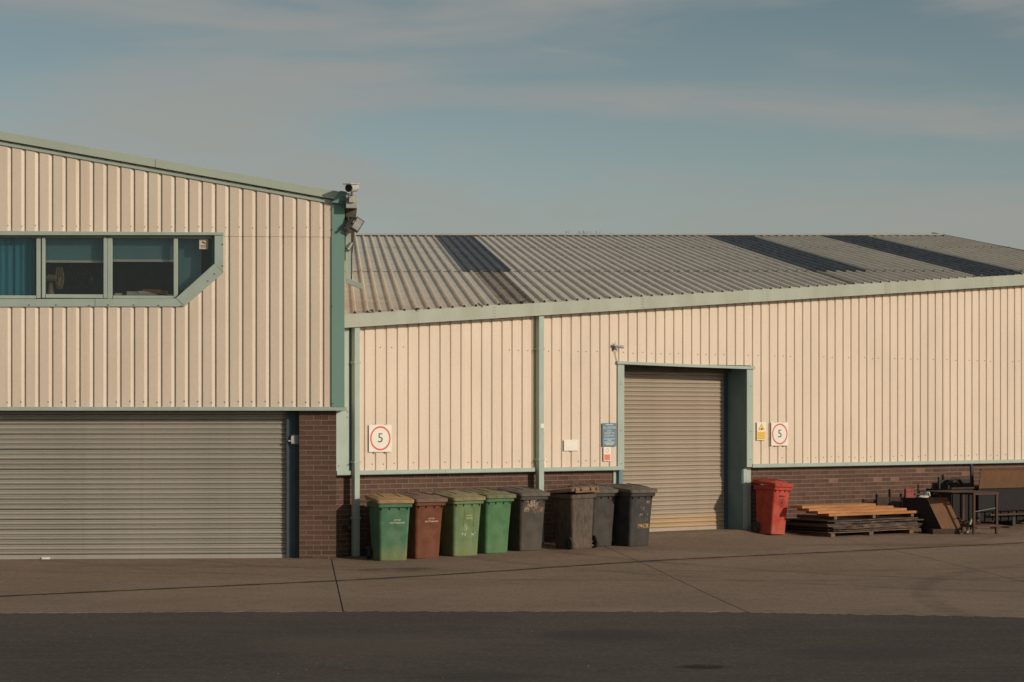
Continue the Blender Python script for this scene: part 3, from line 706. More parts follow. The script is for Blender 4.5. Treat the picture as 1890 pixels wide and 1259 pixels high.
# floodlight
fpz = lz(655, 415, CY-.1)
fl = empty('floodlight', 'black tilted floodlight sticking out below the gutter at the corner', 'floodlight', loc=FL.world(FL.X(659, CY-.1), CY-.1, fpz), rz=FL.ang, rot=(radians(-12), radians(33), FL.ang+radians(10)))
MB().box(-.068, .068, -.03, .03, -.105, .105).build('body', M['blacksteel'], fl, bevel=.008)
MB().box(-.05, .05, -.034, -.031, -.085, .085).build('glass', M['lamp_glass'], fl)
MB().box(-.06, .06, -.036, -.034+.002, -.012, -.006).box(-.075, -.068, -.02, .0, -.02, .03).build('frame_bar', M['steel'], fl)
fb = MB().tube([(-.05, .02, 0), (-.12, .04, -.03), (-.17, .06, .05)], .018, 8).tube([(-.08, .03, .02), (-.14, .05, -.16)], .02, 8); fb.tube([(-.1, .04, .06), (-.13, .06, -.10)], .035, 8); fb.build('mount', M['blacksteel'], fl)

# key switch box on the pier
kb = empty('shutter_key_box', 'small grey switch box fixed beside the wide shutter on the brick pier', 'switch box', loc=FL.world(FL.X(544.5, .06), .06, FL.Z(544, 811.5, .05)), rz=FL.ang)
MB().box(-.06, .065, -.0, .07, -.07, .07).build('box', M['steel'], kb, bevel=.006)
MB().tube([(-.06, .02, -.02), (-.10, .0, -.02)], .012, 8).build('padlock', M['white'], kb, smooth=True)
MB().box(-.058, -.02, -.004, 0, -.05, .05).build('plate', M['white'], kb)

# ================================================================== RIGHT HALL
right = empty('low_clad_hall', 'low cream ribbed hall at right with corrugated roof, brick plinth and tall shutter', 'building', loc=FR.o, rz=FR.ang)
rx = lambda px, y=0: FR.X(px, y); rz_ = lambda px, py, y=0: FR.Z(px, py, y)
BY = .10                                     # brick face behind the cladding face
ga = FR.P(637, 605, -.16); gb = FR.P(1863, 528, -.16); gs = (gb[1]-ga[1])/(gb[0]-ga[0])
def gz(x): return ga[1] + (x-ga[0])*gs       # gutter underside
XE = rx(2041); XW = rx(621)
def sillz(x): return rz_(665, 868.5)
ZS = rz_(665, 869)
phR = rx(693.4)-.187
DXL, DXR = rx(1139), rx(1388.5); ZH = rz_(1139, 670); 
XO0, XO1 = rx(1151), rx(1377.5)
top = lambda x: gz(x)+.05
for a, c, zb in ((rx(664), DXL+.02, lambda x: ZS), (DXL+.02, DXR-.02, lambda x: ZH), (DXR-.02, XE, lambda x: ZS)):
    cladding('cladding_sheet', FR, a, c, zb, top, phR, right, M['clad'])
# corner flashing beside the left hall
MB().box(XW-.01, rx(643.5), -.012, .03, ZS-.045, gz(XW)+.05).build('corner_flashing', M['trim'], right, bevel=.003)
MB().box(rx(643.7), rx(664.3), .015, .04, ZS-.045, gz(XW)+.05).build('recess_flashing', M['jamb'], right)
# sill drip
def drip(a, c):
    b = MB(); b.box(a, c, -.035, .02, ZS-.055, ZS+.004); b.box(a, c, -.03, BY+.02, ZS-.062, ZS-.055); b.build('sill_drip', M['trim'], right, bevel=.002)
for a, c in ((XW-.01, rx(820)), (rx(820)+.003, DXL+.09), (DXR-.02, rx(1560)), (rx(1560)+.003, rx(1806)), (rx(1806)+.003, XE)): drip(a, c)
# door trims and opening
MB().box(DXL, XO0, -.02, .02, ZS-.05, ZH).build('door_trim', M['trim'], right, bevel=.002)
MB().box(XO1, DXR, -.02, .02, ZS-.05, ZH-.045).build('door_trim', M['trim'], right, bevel=.002)
h0, h1 = DXL-.03, DXR+.02; hm = rx(1257)
for a, c, za, zb in ((h0, hm, ZH+.028, ZH+.0), (hm+.003, h1, ZH-.0, ZH-.022)):
    MB().prism([(a, za-.045), (c, zb-.045), (c, zb+.004), (a, za+.004)], -.05, .03).build('door_head_trim', M['trim'], right, bevel=.002)
DD = .50
b = MB(); b.box(XO1-.01, XO1+.08, .021, DD+.1, ZS-.06, ZH); b.build('jamb', M['jamb'], right)
b = MB(); b.box(XO1-.012, XO1+.08, BY-.02+.022, DD+.1, -.05, ZS-.061); b.build('jamb', M['jamb'], right)
b = MB(); b.box(XO0-.08, XO0+.005, .021, DD+.1, -.05, ZH); b.build('jamb', M['jamb'], right)
MB().box(rx(1131, BY), rx(1144.5, BY), BY-.02, BY+.03, -.05, ZS-.063).build('plinth_flashing', M['trim'], right, bevel=.002)
MB().box(rx(1371, BY), rx(1384.5, BY), BY-.02, BY+.03, .05, ZS-.063).build('plinth_flashing', M['trim'], right, bevel=.002)
MB().box(XO0, XO1, .03, DD+.1, ZH-.03, ZH+.02).build('door_head', M['guide'], right)
MB().box(XO0, XO1, DD-.10, DD+.3, ZH-.12, ZH-.03).build('shutter_hood', M['soffit'], right)
zsb = FR.Z(1270, 980, DD)
shr = shutter(right, XO0-.02, XO1-.07, DD, zsb, ZH-.02, M['shutter_b'], low=True)
MB().box(XO1-.075, XO1-.012, DD-.03, DD+.05, -.05, ZH-.03).build('shutter_guide', M['guide'], right)
# brick plinth
ply = MB(); ply.box(XW-.08, rx(1133, BY), BY+.004, BY+.25, -.2, ZS-.02); ply.box(rx(1383.5, BY), XE, BY+.004, BY+.25, -.2, ZS-.02)
plinth = ply.build('brick_plinth', M['mortar'], right)
cand = []
for r in range(18):
    z = ZS-.062-.005-.075*(r+1)+.010
    if z < -.12: break
    for (a, c) in ((XW-.08, rx(1133, BY)), (rx(1384.6, BY), XE)):
        x = a - (.1125 if r % 2 else 0)
        while x < c:
            xa2, xb2 = max(x, a), min(x+.215, c)
            if xb2-xa2 > .03: cand.append((xa2, z, round(xb2-xa2, 3)))
            x += .225
def shown(c):
    x, z, L = c; w = FR.world(x+L/2, BY, z+.03); px = CX+w.x/w.y*F; py = HY-(w.z-EYE)/w.y*F
    if px < 618 or px > 1892: return False
    if px < 1150: return (py < 915) or (px < 646)
    if px > 1700: return py < 912
    return not (1400 < px < 1465 and py > 900) and py < 948
vis = [c for c in cand if shown(c)]; vis.sort(key=lambda c: c[0])
# the pale odd bricks of the right half
pales = {}
for px, py in ((1538, 889), (1617, 889), (1648, 888), (1790, 873), (1700, 873)):
    s, z = FR.P(px, py, BY); pales[min(range(len(cand)), key=lambda i: abs(cand[i][0]+cand[i][2]/2-s)+3*abs(cand[i][1]+.03-z))] = 1
palec = [cand[i] for i in pales]
first = [c for c in vis if c in palec] + [c for c in vis if c not in palec][:290]
fs_ = set(first)
for c in first: brick_obj(c[0], BY, c[1], c[2], plinth, 'brick_pale' if c in palec else 'brick')
b = MB()
for c in cand:
    if c in fs_: continue
    x, z, L = c; q = brick_mesh(L, .065, .012); yy = BY+random.uniform(-.0012, .0012)
    b.add([(vx+x, vy+yy, vz_+z) for vx, vy, vz_ in q.v], q.f)
b.build('bricks', M['brick'], plinth, kind='stuff')

# gutter in lengths, with joint rivets
gsplit = [ga[0]-.01] + [rx(px, -.16) for px in (912, 1186, 1417, 1635, 1830)] + [XE+.1]
for i, (a, c) in enumerate(zip(gsplit[:-1], gsplit[1:])):
    b = MB(); hgt = .205
    b.prism([(a, gz(a)), (c-.003, gz(c)), (c-.003, gz(c)+hgt), (a, gz(a)+hgt)], -.16, -.155)
    b.prism([(a, gz(a)), (c-.003, gz(c)), (c-.003, gz(c)+.006), (a, gz(a)+.006)], -.155, .0)
    b.prism([(a, gz(a)+hgt-.01), (c-.003, gz(c)+hgt-.01), (c-.003, gz(c)+hgt), (a, gz(a)+hgt)], -.155, -.13)
    b.build('gutter', M['gutter'], right)
rv = MB()
for a in gsplit[1:-1]:
    for k in range(4):
        for dx in (-.03, .025): z = gz(a)+.03+k*.048; rv.box(a+dx-.004, a+dx+.004, -.164, -.16, z-.004, z+.004)
rv.build('rivets', M['soffit'], right, kind='stuff')
# downpipes
def dpipe(pxa, pxb, pytop):
    x0, x1 = FR.X(pxa, -.115), FR.X(pxb, -.115)
    g0 = H(*FR.world(x0, -.1, 0).xy)
    d = empty('downpipe', loc=(x0, 0, 0)); d.parent = right; w = x1-x0
    MB().box(0, w, -.115, -.02, g0+.01, gz(x0)+.02).build('pipe', M['trim'], d, bevel=.005)
    for z in (g0+.58, gz(x0)-.55, ZS+.12): MB().box(-.012, w+.012, -.12, .0, z, z+.03).build('pipe_strap', M['trim'], d, bevel=.002)
    return d, w
d1, w1 = dpipe(654.8, 664.3, 603); d2, w2 = dpipe(995, 1004.3, 583)
MB().box(w2*.3, w2*.95, -.119, -.1155, rz_(999, 790), rz_(999, 782)).build('label_tag', M['signwhite'], d2)
# grey-brown junk pipe stub beside downpipe 1
MB().box(rx(640), rx(653), -.03, BY, .42, .47).build('pipe_stub', M['guide'], right)
# right hall roof -------------------------------------------------
dW = Vector((620-CX, F, HY-213)).normalized(); dR = FR.rv(dW)
gdir = Vector((1, 0, gs)).normalized()
nrm = gdir.cross(dR).normalized();  nrm = nrm if nrm.z > 0 else -nrm
DS = .226; 
def eave_pt(x): return Vector((x, -.10, gz(x)+.215))
def ray_t(P0, py):
    """distance up the slope at which the roof line reaches a height seen at that row; the ridge is one straight line"""
    A = FR.world(P0.x, P0.y, P0.z); k = (HY-py)/F     # z-EYE = k*y
    return (k*A.y-(A.z-EYE))/(dW.z-k*dW.y)
# x position on the eave of rib number 0
def ridge_px(x):
    P0 = eave_pt(x); p = P0 + dR*ray_t(P0, 432); w = FR.world(*p); return CX+w.x/w.y*F
lo, hi = -3, 20
def solve_x(pxr):
    a, c = -6.0, 25.0
    for _ in range(50):
        m = (a+c)/2
        if ridge_px(m) < pxr: a = m
        else: c = m
    return a
xr0 = solve_x(655)
XEND = solve_x(1720); KN = int(round((XEND-xr0)/ (DS/sqrt(1+gs*gs))))
dsx = DS/sqrt(1+gs*gs)
print('ribs', KN, 'roof x', xr0, XEND, 'wall end', XE)
RP = [(0, 0), (.160, 0), (.176, .033), (.192, .034), (.206, .033), (.225, 0)]
def roof_strip(k0, k1, pya, pyb, lift, mat, name):
    """sheets between rib k0 and k1, from row pya (lower) to pyb (upper); pya None = eave"""
    b = MB(); vs = []; 
    for k in range(k0, k1):
        for i, (dx, dh) in enumerate(RP):
            x = xr0 + (k-1)*dsx + dx + .03
            P0 = eave_pt(x)
            ta = 0 if pya is None else ray_t(P0, pya); tb = ray_t(P0, pyb)
            if pya is None: ta = -.05 if dh == 0 else -.055
            else: ta -= .12
            ta = min(ta, tb-.01)
            for t in (ta, tb): vs.append(P0 + dR*t + nrm*(dh+lift+(.004 if t == tb else .0)))
    n = len(vs)//2
    b.add(vs, [(2*i, 2*i+2, 2*i+3, 2*i+1) for i in range(n-1)])
    o = b.build(name, mat, right); s = o.modifiers.new('thickness', 'SOLIDIFY'); s.thickness = .003; s.offset = -1; return o
def lap_line(k0, k1, py):  # dark strip below each lap, painted in place of its shadow line
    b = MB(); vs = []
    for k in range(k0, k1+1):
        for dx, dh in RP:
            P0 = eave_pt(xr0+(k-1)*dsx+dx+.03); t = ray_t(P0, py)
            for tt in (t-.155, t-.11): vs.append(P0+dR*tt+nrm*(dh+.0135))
    n = len(vs)//2; b.add(vs, [(2*i, 2*i+2, 2*i+3, 2*i+1) for i in range(n-1)]); b.build('lap_shadow', M['soffit'], right)
def kof(pxr): return int(round((solve_x(pxr)-xr0)/dsx))
kA0 = kof(808); kA1 = kA0+4; kB0 = kof(1327)-3; kB1 = kB0+5; kC0 = kof(1547)-4; kC1 = kC0+5
KS = -2
segs = [(KS, kA0, 0), (kA0, kA1, 1), (kA1, kB0, 0), (kB0, kB1, 1), (kB1, kC0, 0), (kC0, kC1, 2), (kC1, KN+1, 0)]
for tier, (pa, pb) in enumerate(((None, 501.5), (501.5, 458), (458, 438))):
    for a, c, kind in segs:
        lit = kind == 1 and tier > 0 or kind == 2
        # cut ordinary runs into sheets of five ribs
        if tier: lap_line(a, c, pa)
        if lit: roof_strip(a, c+1 if c < KN+1 else c, pa, pb, .007*tier+.004, M['rooflight'], 'rooflight')
        else:
            if tier == 0 and kind == 1 and a == kA0: roof_strip(a+1, c, pa, pb, .001, M['roof_stained'], 'roof_sheet'); roof_strip(a, a+2, pa, pb, .0, M['roof'], 'roof_sheet'); continue
            q = a
            while q < c:
                e = min(q+5, c); 
                # skip where the eave is already above this tier
                roof_strip(q, e+(1 if e < KN+1 else 0), pa, pb, .007*tier+(.0015 if (q//5) % 2 else 0), M['roof'], 'roof_sheet'); q = e
# ridge cap
def rp(x, lift=0, t=0): P0 = eave_pt(x); return P0 + dR*(ray_t(P0, 436)+t) + nrm*lift
xs_ = [xr0-2*dsx + (XEND-xr0+2*dsx)*i/24 for i in range(25)]
b = MB(); vs = []
back = Vector((dR.x, dR.y, -dR.z)).normalized()
for x in xs_:
    r = rp(x); vs += [rp(x, .036, -.20), rp(x, .047, -.10), r+Vector((0,0,.066)), r+back*.2+Vector((0,0,.03)), rp(x, .034, -.20)]
b.add(vs, [(i*5+a, (i+1)*5+a, (i+1)*5+c, i*5+c) for i in range(len(xs_)-1) for a, c in ((0,1), (1,2), (2,3), (4,0))])
b.build('ridge_cap', M['ridge'], right)
# rear slope and end walls
b = MB(); L0, L1 = rp(xs_[0]), rp(xs_[-1]); Bk = 7.0
b.add([L0, L1, L1+back*Bk, L0+back*Bk], [(0,1,2,3)]); b.build('rear_roof', M['roof'], right)
b = MB(); E1 = eave_pt(XEND); E1.y = 0; e = [Vector((XEND-.02, 0, -.1)), E1-Vector((.02, 0, .05)), L1-Vector((0,0,.04)), L1+back*Bk-Vector((0,0,.04))]; e.append(Vector((e[3].x, e[3].y, -.1)))
b.add([tuple(q) for q in e], [(0,1,2,3,4)])
e0 = [L0+back*Bk-Vector((0,0,.04)), L1+back*Bk-Vector((0,0,.04))]
b.add([e0[0], e0[1], (e0[1].x, e0[1].y, -.1), (e0[0].x, e0[0].y, -.1)], [(0,1,2,3)])
b.build('rear_wall', M['clad'], right)
# verge capping on the far edge
b = MB(); P0 = eave_pt(XEND); tt = ray_t(P0, 432)
for i in range(7):
    a, c = P0+dR*(tt*i/7), P0+dR*(tt*(i+1)/7-.12); w_ = Vector((.10, 0, 0)); u_ = nrm*(.036+random.uniform(0, .012)); v_ = nrm*-.12
    b.hexa([a-w_*.5+u_, a+w_+u_, a+w_+v_, a-w_*.5+v_], [c-w_*.5+u_, c+w_+u_, c+w_+v_, c-w_*.5+v_])
b.build('verge_capping', M['rust_mid'], right)
# loose flashing scraps curled over the eave
b = MB()
for px in (683, 771, 886, 962):
    x = rx(px, -.16); p = eave_pt(x)
    for j in range(3):
        o_ = Vector((random.uniform(-.04, .04), random.uniform(-.08, .02), random.uniform(-.01, .04))); s1 = random.uniform(.03, .06)
        q = [p+o_, p+o_+Vector((s1, -.02, .01)), p+o_+Vector((s1*.9, -.05, -.03)), p+o_+Vector((.01, -.05, -.02))]
        b.add(q, [(0,1,2,3)])
b.build('loose_flashing', M['rust_mid'], right, kind='stuff')
# roof bolts
b = MB()
for k in range(KS+1, KN):
    x = xr0+(k-1)*dsx+.10; P0 = eave_pt(x)
    for py, dt in ((501.5, -.1), (458, -.1), (480, 0), (530, 0), (552, 0)):
        t = ray_t(P0, py)+dt
        if t > .15 and random.random() < .85:
            c = P0+dR*t+nrm*.016; r = .012
            b.add([c+Vector((r,0,0)), c+dR*r, c-Vector((r,0,0)), c-dR*r, c+nrm*.012], [(0,1,4), (1,2,4), (2,3,4), (3,0,4)])
b.build('roof_bolts', M['rust_dark'], right, kind='stuff')
# wall screws
pts = []
for k in range(-5, 110):
    x = phR+k*.2+.1
    if rx(668) < x < XE:
        if random.random() < .62: pts.append((x+random.uniform(-.03, .03), rz_(708, 641)+random.uniform(-.012, .012)))
        if random.random() < .6 and not (DXL-.05 < x < DXR+.05): pts.append((x+random.uniform(-.03, .03), ZS+.1+random.uniform(-.012, .012)))
screws(right, pts, -.0015, M['soffit'], .0065)
screws(right, [FR.P(px, py) for px, py in ((1144, 709), (1144.5, 795), (1145, 856), (1383.5, 713), (1383.5, 796), (1384, 848), (640, 760), (640, 770), (641, 858), (624, 860))], -.022, M['soffit'], .006)

# ---- signs
def board(name, cat, label, px0, py0, px1, py1, mat, group=None, th=.006, y=-.03):
    x0, zt = FR.P(px0, py0, y); x1, zb = FR.P(px1, py1, y); w, h = (x1-x0), (zt-zb)
    o = empty(name, label, cat, group, loc=FR.world((x0+x1)/2, y, (zt+zb)/2), rz=FR.ang)
    MB().box(-w/2, w/2, 0, th, -h/2, h/2).build('panel', mat, o, bevel=.002)
    return o, w, h
def ring(b, R, r, y, n=48, sx=1):
    vs = []
    for i in range(n):
        a = 2*pi*i/n; vs += [(R*cos(a)*sx, y, R*sin(a)), (r*cos(a)*sx, y, r*sin(a)), (R*cos(a)*sx, y+.001, R*sin(a)), (r*cos(a)*sx, y+.001, r*sin(a))]
    b.add(vs, [(4*i, 4*((i+1) % n), 4*((i+1) % n)+1, 4*i+1) for i in range(n)])
for (a, lab) in (((681, 784, 723, 834), 'square white speed limit 5 sign on the ribs left, just right of the corner downpipe'), ((1423.5, 779.5, 1455, 822.5), 'square white speed limit 5 sign beside the yellow warning sign')):
    s, w, h = board('speed_limit_sign', 'sign', lab, *a, M['signwhite'], 'white 5 signs')
    b = MB(); R = min(w, h)/2*.90; ring(b, R, R*.86, -.0015); b.build('red_ring', M['signred'], s)
    text('numeral', '5', R*1.08, M['signblack'], s, (0, -.002, -.0), sx=1.12, bold=-.001)
    MB().box(-w*.28, -w*.16, .006, .03, -h/2-.015, h/2+.005).box(w*.2, w*.32, .006, .03, -h/2-.015, h/2+.005).build('fixing_rail', M['steel'], s)
s, w, h = board('visitor_notice', 'sign', 'blue notice with lines of white capitals left of the tall shutter', 1112, 781, 1137.5, 824, M['signblue'])
for i, (q, fz_, sc, zz) in enumerate((('ALL VISITORS', .050, 1, .30), ('MUST', .042, 1, .17), ('REPORT TO', .042, 1, .06), ('RECEPTION', .042, 1, -.05))):
    text('wording', q, fz_, M['signtext'], s, (0, -.0015, zz*h), sx=.92, bold=.0006)
b = MB()
for zz, ww in ((.43, .55), (-.18, .8), (-.235, .3), (-.31, .75), (-.365, .7), (-.42, .5)): b.box(-w/2*ww, w/2*ww, -.0012, 0, zz*h-.005, zz*h+.006)
b.build('small_print', M['signtext'], s)
s, w, h = board('smoking_notice', 'sign', 'small white notice with red lower half under the blue notice', 1114, 825, 1127.5, 851, M['signwhite'])
MB().box(-w*.42, w*.42, -.0012, 0, -h*.45, -h*.02).build('red_block', M['signpink'], s)
b = MB(); ring(b, .035, .026, -.0015, 24); b.build('ring_symbol', M['signpink'], s); s.children[-1].location = (0, 0, h*.24)
b = MB()
for k in range(4): b.box(-w*.33, w*.33, -.002, -.0012, -h*(.10+.085*k)-.004, -h*(.10+.085*k)+.004)
b.build('small_print', M['signred'], s)
s, w, h = board('warning_sign', 'sign', 'small white and yellow warning sign with a triangle, right of the shutter', 1397, 779.5, 1413.5, 812.5, M['signwhite'])
MB().box(-w*.46, w*.46, -.0012, 0, -h*.46, -h*.02).build('yellow_block', M['signyellow'], s)
MB().add([(-w*.38, -.0015, h*.06), (w*.38, -.0015, h*.06), (0, -.0015, h*.45)], [(0,1,2)]).build('triangle', M['ochre'], s)
MB().add([(-w*.27, -.002, h*.095), (w*.27, -.002, h*.095), (0, -.002, h*.37)], [(0,1,2)]).build('triangle_face', M['signyellow'], s)
MB().add([(-w*.13, -.0025, h*.10), (w*.15, -.0025, h*.10), (w*.13, -.0025, h*.17), (w*.03, -.0025, h*.19)], [(0,1,2,3)]).build('hazard_symbol', M['signblack'], s)
b = MB(); 
for zz, hh in ((-.10, .022), (-.20, .012), (-.26, .012), (-.32, .012), (-.40, .018)): b.box(-w*.36, w*.36, -.0022, -.0012, h*zz-h*hh, h*zz+h*hh)
b.build('small_print', M['ochre'], s)
s, w, h = board('blank_plate', 'plate', 'blank white landscape plate on the ribs between the second downpipe and the blue notice', 1041, 812, 1068, 832, M['signwhite'])
s, w, h = board('paper_tag', 'tag', 'narrow white tag hanging low beside the second downpipe', 1004.5, 846, 1008, 866, M['signwhite'])
# wall camera above the shutter
x0, z0 = FR.P(1138, 640, -.06)
c2 = empty('wall_camera', 'small white camera and sensor above the left corner of the tall shutter', 'camera', loc=FR.world(x0, -.06, z0), rz=FR.ang)
MB().tube([(.02, 0, .01), (.11, -.05, -.005)], .028, 10).build('housing', M['white'], c2, smooth=True)
MB().tube([(-.06, .0, .035), (-.02, 0, .02)], .022, 10).build('sensor', M['white'], c2, smooth=True)
MB().box(-.035, .0, -.02, .06, -.05, .02).build('bracket', M['steel'], c2, bevel=.004)
MB().tube([(-.01, .03, -.04), (.01, .04, -.12), (.04, .045, -.22), (.05, .045, -.27)], .006, 6).build('cable', M['white'], c2)
MB().tube([(-.02, 0, .03), (-.02, 0, .09)], .003, 5).build('aerial', M['steel'], c2)

# ================================================================== BINS
def rrect(w, d, r, z, cy=0, n=4):
    pts = []
    for (sx_, sy_, a0) in ((1, 1, 0), (-1, 1, 90), (-1, -1, 180), (1, -1, 270)):
        for k in range(n+1):
            a = radians(a0+90*k/n); pts.append((sx_*(w/2-r)+r*cos(a), cy+sy_*(d/2-r)+r*sin(a), z))
    return pts
def loft(b, rings, cap0=True, cap1=True, mi=0):
    n = len(rings[0]); vs = [p for r in rings for p in r]
    fs = [(i*n+k, i*n+(k+1) % n, (i+1)*n+(k+1) % n, (i+1)*n+k) for i in range(len(rings)-1) for k in range(n)]
    if cap0: fs.append(tuple(range(n))[::-1])
    if cap1: fs.append(tuple((len(rings)-1)*n+k for k in range(n)))
    b.add(vs, fs, mi)
def wheelie_bin(px, py, yaw, bmat, lmat, label, w=.50, hgt=.87, dep=.60, lean=0, warp=0, body_extra=None, cut=.0, lidopen=0):
    """front faces local -y; origin on the ground under the middle"""
    lxx, _ = FR.P(px, 900, -py); g = FR.world(lxx, -py, 0); sx_ = w/.50; sy_ = dep/.60; a = radians(yaw)
    ctr = g + Vector((-sin(a), cos(a), 0))*(.26*sy_)
    zg = H(ctr.x, ctr.y)
    o = empty('wheelie_bin', label, 'wheelie bin', 'wheelie bins lined up along the wall', loc=(ctr.x, ctr.y, zg), rot=(0, radians(lean), a))
    T = hgt
    def S(r): return [(x*sx_, y*sy_, z) for x, y, z in r]
    b = MB(); R = []
    for z, ww, dd, cy, rr in ((.0, .415, .46, .0, .04), (.012, .43, .475, .0, .045), (.3, .452, .51, -.004, .05), (T-.14, .490, .58, -.012, .055), (T-.045, .498, .60, -.014, .055)):
        R.append(S(rrect(ww, dd, rr, z, cy)))
    loft(b, R, True, False)
    body = b.build('body', bmat, o, smooth=True)
    b = MB(); loft(b, [S(rrect(.515, .625, .05, T-.075, -.015)), S(rrect(.545, .655, .05, T-.07, -.015)), S(rrect(.55, .66, .05, T-.005, -.015)), S(rrect(.50, .60, .05, T, -.015))])
    b.build('rim', bmat, o, smooth=True)
    # gussets under the front rim
    b = MB()
    for xx in (-.20, -.075, .075, .20):
        b = MB(); y = -.325*sy_; b.hexa([(xx*sx_-.006, y-.014, T-.074), (xx*sx_+.006, y-.014, T-.074), (xx*sx_+.006, y+.03, T-.074), (xx*sx_-.006, y+.03, T-.074)], [(xx*sx_-.005, y+.012, T-.115), (xx*sx_+.005, y+.012, T-.115), (xx*sx_+.005, y+.03, T-.115), (xx*sx_-.005, y+.03, T-.115)])
        b.build('gusset', bmat, o)
    # lid: skirt, shoulder, raised crown; a little warped like old lids
    rnd = random.Random(int(px)); b = MB()
    def lw(r):
        out = []
        for x, y, z in S(r):
            k = (y/sy_+.36)/.72; z += .058*max(0, min(1, k)) + warp*sin(x*9+px)*.5 + warp*.6*sin(y*7+px*.3)
            out.append((x, y-.012, z+T-.006))
        return out
    loft(b, [lw(rrect(.575, .72, .045, -.012)), lw(rrect(.585, .73, .05, .0)), lw(rrect(.583, .728, .05, .036)), lw(rrect(.566, .71, .05, .044)), lw(rrect(.50, .60, .07, .047, .02)), lw(rrect(.455, .50, .07, .068, .03)), lw(rrect(.40, .44, .07, .073, .03))])
    lid = b.build('lid', lmat, o, smooth=True)
    if lidopen: lid.rotation_euler = (radians(-lidopen), 0, 0)
    for xx in (-.13, .13):
        b = MB(); p_ = lw([(xx-.012, -.20, .074), (xx+.012, -.20, .074), (xx+.012, .22, .074), (xx-.012, .22, .074)])
        b.hexa(p_, [(x, y, z+.009) for x, y, z in p_]); b.build('lid_ridge', lmat, lid)
    b = MB(); p_ = lw([(-.12, -.375, .012), (.12, -.375, .012), (.12, -.355, .012), (-.12, -.355, .012)])
    b.hexa(p_, [(x, y, z+.02) for x, y, z in p_]); b.build('lid_grip', lmat, lid)
    b = MB()   # hinge and handle bar at the back
    yb = .36*sy_; zz = T+.035
    b.tube([(-.25*sx_, yb+.035, zz), (.25*sx_, yb+.035, zz)], .014, 8)
    for xx in (-.22, -.1, .1, .22): b.tube([(xx*sx_, yb-.11, zz+.035), (xx*sx_, yb-.06, zz+.062), (xx*sx_, yb-.0, zz+.055), (xx*sx_, yb+.035, zz)], .013, 6)
    b.build('handle', lmat, o, smooth=True)
    yw = .215*sy_
    b = MB(); b.tube([(-.26*sx_, yw, .1), (.26*sx_, yw, .1)], .011, 8); b.build('axle', M['steel'], o)
    for sgn in (-1, 1):
        b = MB(); xw = sgn*.262*sx_; pr2 = [(.0, .05), (.0, .088), (.008, .1), (.042, .1), (.05, .088), (.05, .05)]; n = 20; vs = []
        for i in range(n):
            an = 2*pi*i/n
            for dx, r in pr2: vs.append((xw-.025+dx, yw+r*cos(an), .1+r*sin(an)))
        m = len(pr2)
        b.add(vs, [(i*m+k, i*m+k+1, ((i+1) % n)*m+k+1, ((i+1) % n)*m+k) for i in range(n) for k in range(m-1)])
        wh = b.build('wheel', M['tyre'], o, smooth=True)
        MB().tube([(xw-.016, yw, .1), (xw+.016, yw, .1)], .053, 16).build('hub', M['blacksteel'], wh, smooth=True)
    return o
def letter(o, lines, mat, z, x=0, sy=1.0, dep=.60, hgt=.87, size=.034, sx=1):
    # front face leans: y at height z
    yf = -(.259+(z-.3)*.1)*(dep/.6) - .0045
    for i, q in enumerate(lines):
        t = text('lettering', q, size*(1 if i else .85), mat, o, (x, yf, z-i*.042), rot=(pi/2+.1, 0, 0), sx=sx, bold=.0008)
DG = (.035, .032, .030)
green1 = bin_mat('green_plastic', (.060, .140, .080), dust=(.24, .21, .08), dustamt=.62)
green2 = bin_mat('olive_green_plastic', (.125, .175, .078), dust=(.20, .20, .09), dustamt=.5, streak=.5, marks=((-.02, .44, .03, .06, (.42, .5, .42), .50), (-.05, .33, .05, .03, (.45, .52, .48), .52), (.12, .33, .05, .04, (.45, .52, .48), .5)))
green3 = bin_mat('bright_green_plastic', (.065, .150, .066), dust=(.12, .18, .08), dustamt=.35)
brownp = bin_mat('brown_plastic', (.125, .040, .019), dust=(.14, .055, .03), dustamt=.4)
grey1 = bin_mat('grey_plastic', (.060, .050, .042), dust=(.10, .075, .055), dustamt=.6, marks=((-.02, .74, .12, .07, (.50, .36, .27), .49), (.08, .64, .13, .06, (.36, .19, .10), .50), (-.12, .65, .06, .05, (.40, .25, .15), .48)))
grey2 = bin_mat('scraped_grey_plastic', (.062, .048, .038), dust=(.115, .08, .058), dustamt=.7, scrape=.42, streak=.7)
grey3 = bin_mat('dark_grey_plastic', (.048, .043, .038), dust=(.06, .05, .04), dustamt=.5)
grey4 = bin_mat('black_plastic', (.040, .037, .035), dust=(.055, .047, .04), dustamt=.5, marks=((.13, .70, .05, .03, (.34, .19, .11), .46), (.02, .60, .05, .04, (.22, .21, .20), .52), (.0, .50, .05, .03, (.24, .17, .13), .52), (.06, .32, .14, .045, (.50, .27, .10), .49), (.12, .48, .03, .10, (.20, .17, .15), .54)))
redp = bin_mat('red_plastic', (.36, .044, .027), dust=(.38, .13, .085), dustamt=.55, streak=.35)
lid_ochre = bin_mat('dusty_ochre_lid', (.28, .17, .075), dust=(.32, .17, .09), dustamt=.3, streak=.4)
lid_brown = bin_mat('dusty_brown_lid', (.135, .085, .062), dust=(.17, .11, .08), dustamt=.2)
lid_olive = bin_mat('dusty_olive_lid', (.19, .16, .085), dust=(.22, .18, .1), dustamt=.2, streak=.6)
lid_grey = bin_mat('dusty_grey_lid', (.10, .082, .065), dust=(.15, .11, .08), dustamt=.2, streak=.4)
lid_tan = bin_mat('sandy_lid', (.20, .115, .07), dust=(.25, .15, .09), dustamt=.3, streak=.6)
lid_green = bin_mat('dusty_green_lid', (.13, .125, .065), dust=(.2, .17, .1), dustamt=.2, streak=.5)
cream_t = weathered('cream_lettering', (.60, .60, .42), (.45, .48, .34), 30, .6)
